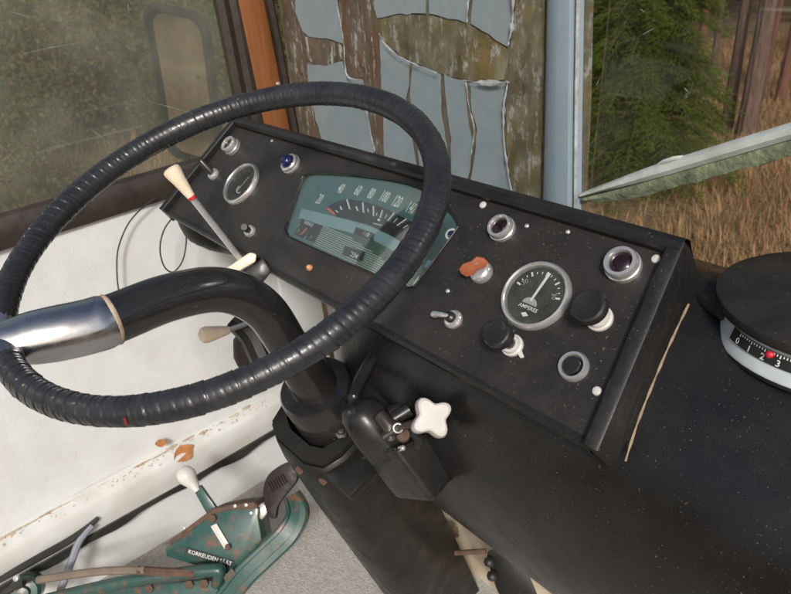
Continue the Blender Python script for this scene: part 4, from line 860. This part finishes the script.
m=MB(); m.prism([P_(*q,.0015) for q in ((211,526),(217,523),(230,545),(225,549))],gn*.003,.001); m.build('white_slot',M['whitepl'],gp)
F=frame_n(P_(228,547,.004),gn); m=MB(); m.lathe(F,[(.006,0),(.005,.003),(.0005,.004)],10); m.build('pivot_bolt',M['rust'],gp)
F=frame_n(P_(213,518,.002),gn); m=MB(); m.lathe(F,[(.007,0),(.006,.004),(.0005,.005)],12); m.build('pivot_bolt',M['rust'],gp)
lv=[(193,490),(200,485),(216,508),(207,515)]
m=MB(); m.prism([P_(*q,-.012) for q in lv],-gn*.010,.002); m.build('lever',M['green'],gp)
kb=P_(188,479,-.016); kd=nrm(P_(188,479,-.016)-P_(197,491,-.016)); KF=frame_n(P_(198,491,-.016),kd); L_=np.linalg.norm(P_(188,479)-P_(198,491))
m=MB(); m.lathe(KF,[(.007,0),(.0085,L_*.3),(.0125,L_*.75),(.0165,L_*1.05),(.0172,L_*1.3),(.014,L_*1.65),(.007,L_*1.85),(.0006,L_*1.9)],24); m.build('white_ball_knob',M['whitepl'],gp)
# brake pedal
pd=thing('brake_pedal','green curved pedal arm with a worn dark rubber pad','pedal',onZ(240,592,ZF))
arm=smooth([P_(225,600,.02),P_(245,575,.02),P_(268,553,.015),P_(288,533,.01),P_(297,513,.0),P_(291,495,-.01)],8)
m=MB(); rows=[]
for i,p in enumerate(arm):
    t=nrm(np.array(arm[min(i+1,len(arm)-1)])-np.array(arm[max(i-1,0)])); sd_=nrm(np.cross(t,gn)); k=.0195 if i<len(arm)-8 else .0195-.0008*(i-len(arm)+8)
    rows.append([p+sd_*k-gn*.012,p+sd_*k+gn*.003,p+sd_*(k-.003)+gn*.006,p+sd_*k*.35+gn*.006,p+sd_*k*.3+gn*.001,p-sd_*k*.55+gn*.001,p-sd_*k*.6+gn*.006,p-sd_*(k-.003)+gn*.006,p-sd_*k+gn*.003,p-sd_*k-gn*.012])
m.loft(rows,True); m.add(rows[0],[list(range(10))]); m.add(rows[-1],[list(range(10))]); m.build('arm',M['green'],pd)
rows=[[P_(261+8*0,q,0) for q in (0,)]]
padpx=[(263,489),(268,475),(281,465),(290,463),(296,472),(296,482),(284,497),(277,508),(275,519),(268,516),(264,503)]
m=MB(); m.prism(smooth([P_(*q,.016) for q in padpx],3,True),-gn*.014,.004); pad=m.build('rubber_pad',M['rubber'],pd)
for k in range(7):
    x0,y0=268+k*2.4,483-k*1.5; m=MB(); m.tube([P_(x0,y0,.0165),P_(x0+5,y0+9,.0165)],.0016,5); m.build('tread_bar',M['rubber'],pad)
m=MB(); m.prism([P_(*q,-.008) for q in ((254,508),(262,503),(270,508),(262,520),(256,518))],-gn*.012,.002); m.build('steel_link',M['dull'],pd)
m=MB(); m.prism([P_(*q,.0265) for q in ((224,577),(232,568),(236,573),(226,583))],gn*.0015); m.build('slot_plate',M['cowl_edge'],pd)
# rod, hoses and the corroded valve at the left
ro=thing('push_rod','green steel push rod lying across the floor to the bracket','rod',onZ(120,590,ZF))
m=MB(); m.tube(smooth([P_(20,607,.03),P_(70,594,.03),P_(140,579,.03),P_(212,570,.025),P_(219,574,.02),P_(217,585,.01)],8),[.0105]*41,14); m.build('rod',M['green'],ro)
m=MB(); m.prism([P_(*q,.012) for q in ((70,596),(120,588),(200,580),(236,582),(232,600),(70,604))],-gn*.04,.004); m.build('mount_plate',M['green'],ro)
for q in ((205,583),(190,584),(150,588)):
    F=frame_n(P_(*q,.012),gn); m=MB(); m.lathe(F,[(.008,0),(.008,.005),(.005,.006),(.0005,.007)],6); m.build('bolt',M['rust'],ro)
cable('brown_hose',[P_(38,580,.05),P_(70,575,.05),P_(105,571,.045),P_(145,570,.04)],.0068,M['brhose'],'brown rubber hose running above the green push rod','hose')
cable('hose_end',[P_(138,570.2,.04),P_(160,572,.035),P_(196,573,.03)],.0080,M['rust'],'rusty metal hose end reaching under the lettered bracket','hose fitting')
cable('grey_hose',[onX(92,525,XD+.035),onX(80,540,XD+.04),onX(72,560,XD+.05),onX(60,592,XD+.06),onX(56,606,XD+.06)],.0068,M['grhose'],'grey plastic hose dropping from the black rubber strip','hose')
vl=thing('corroded_valve','corroded green valve body at the end of the brown hose','valve',onZ(25,598,ZF))
m=MB(); m.lathe(frame_n(P_(26,590,.03),nrm(gn+.4*ed_)),[(.024,-.03),(.027,-.02),(.027,.008),(.022,.014),(.012,.015),(.010,.022),(.0008,.023)],18); m.build('body',M['green'],vl)
m=MB(); m.lathe(frame_n(P_(17,578,.055),gn),[(.006,0),(.005,.004),(.0005,.005)],10); m.build('bolt',M['dull'],vl)
m=MB(); m.tube(smooth([P_(0,597,.06),P_(15,586,.06),P_(24,583,.06)],5),.006,8); m.build('pipe',M['gap'],vl)
for pts,nm in (([(0,583),(20,568),(45,553),(68,539),(85,527)],0),([(5,585),(40,564),(62,549),(84,534),(95,522)],1)):
    pass
m=MB(); P=smooth([onX(x,y,XD+.034) for x,y in [(-20,592),(10,574),(40,557),(65,543),(84,530),(98,518)]],8); m.tube(P,[.004+.003*math.sin(math.pi*i/(len(P)-1)) for i in range(len(P))],8,flat=1.0)
tag(m.build('loose_rubber_strip',M['gap']),'loose black rubber strip sagging out of the door gap','rubber strip')
# ---- dry leaves and rubbish on ledge
def dryleaf(px,X,sz,rot,lab):
    c=onX(*px,X); F0=frame_n(c,-ray(*px)+A3(.2,0,.25)); F=Frame(c,F0.u*math.cos(rot)+F0.v*math.sin(rot),F0.v*math.cos(rot)-F0.u*math.sin(rot),F0.h); m=MB(); rows=[]
    for i in range(9):
        t=i/8; w_=math.sin(math.pi*min(1,t*.97+.02))**.8*.36; rows.append([F.p((t-.5)*sz,-w_*sz,.10*sz*math.sin(t*5)),F.p((t-.5)*sz,0,-.06*sz),F.p((t-.5)*sz,w_*sz,.14*sz*math.cos(t*4))])
    m.loft(rows); o=m.build('dry_leaf',M['leafd'],sharp=0,recalc=False); o.data.shade_smooth(); return tag(o,lab,'leaf')
dryleaf((184,453),XD+.030,.046,.35,'curled orange dry leaf lying on the white door ledge'); dryleaf((161,443),XD+.018,.022,-.2,'tiny crumpled brown leaf beside the orange leaf on the ledge')
# ---- stained white bulkhead liner seen under the cowl
m=MB(); rows=[]; g_=np.random.default_rng(4)
for x in np.linspace(-.78,.1,36):
    rows.append([A3(x,.60+.012*math.sin(x*31+z*17)+.008*math.sin(z*40-x*12),z) for z in np.linspace(ZF,-.42,22)])
m.loft(rows); o=m.build('crumpled_liner',mat('stained_liner',(.62,.58,.48),(.45,.37,.26),9,.7,dust=.5,dustc=(.33,.19,.09)),sharp=0,recalc=False); o.data.shade_smooth(); o['kind']='structure'
o.name='bulkhead'
bp=thing('foot_lever','dark oval foot lever bolted to a thin rod under the cowl','lever',onZ(510,590,-.98))
q=lambda x,y,o=0: on(x,y,dep(505,580,1.05)-o*ray(505,580),nrm(A3(.45,-.75,.48)))
m=MB(); m.prism(smooth([q(x,y) for x,y in ((487,553),(497,549),(508,552),(522,564),(532,582),(538,604),(512,606),(500,596),(492,575))],3,True),ray(505,580)*.03,.004); m.build('plate',M['shroud'],bp)
m=MB(); m.tube([q(455,553),q(486,551)],.0042,8); m.build('rod',M['rust'],bp)
for c in ((489,562),(492,576)):
    m=MB(); m.lathe(frame_n(q(*c,.004),-ray(*c)),[(.0085,-.006),(.0085,.006),(.005,.008),(.0005,.0085)],8); m.build('bolt',M['shroud'],bp)
m=MB(); m.prism([q(x,y,-.10) for x,y in ((448,527),(458,527),(459,537),(452,538))],ray(452,532)*.01,.001); m.build('rusty_tab',M['rust'],bp)
S.render.film_transparent=False
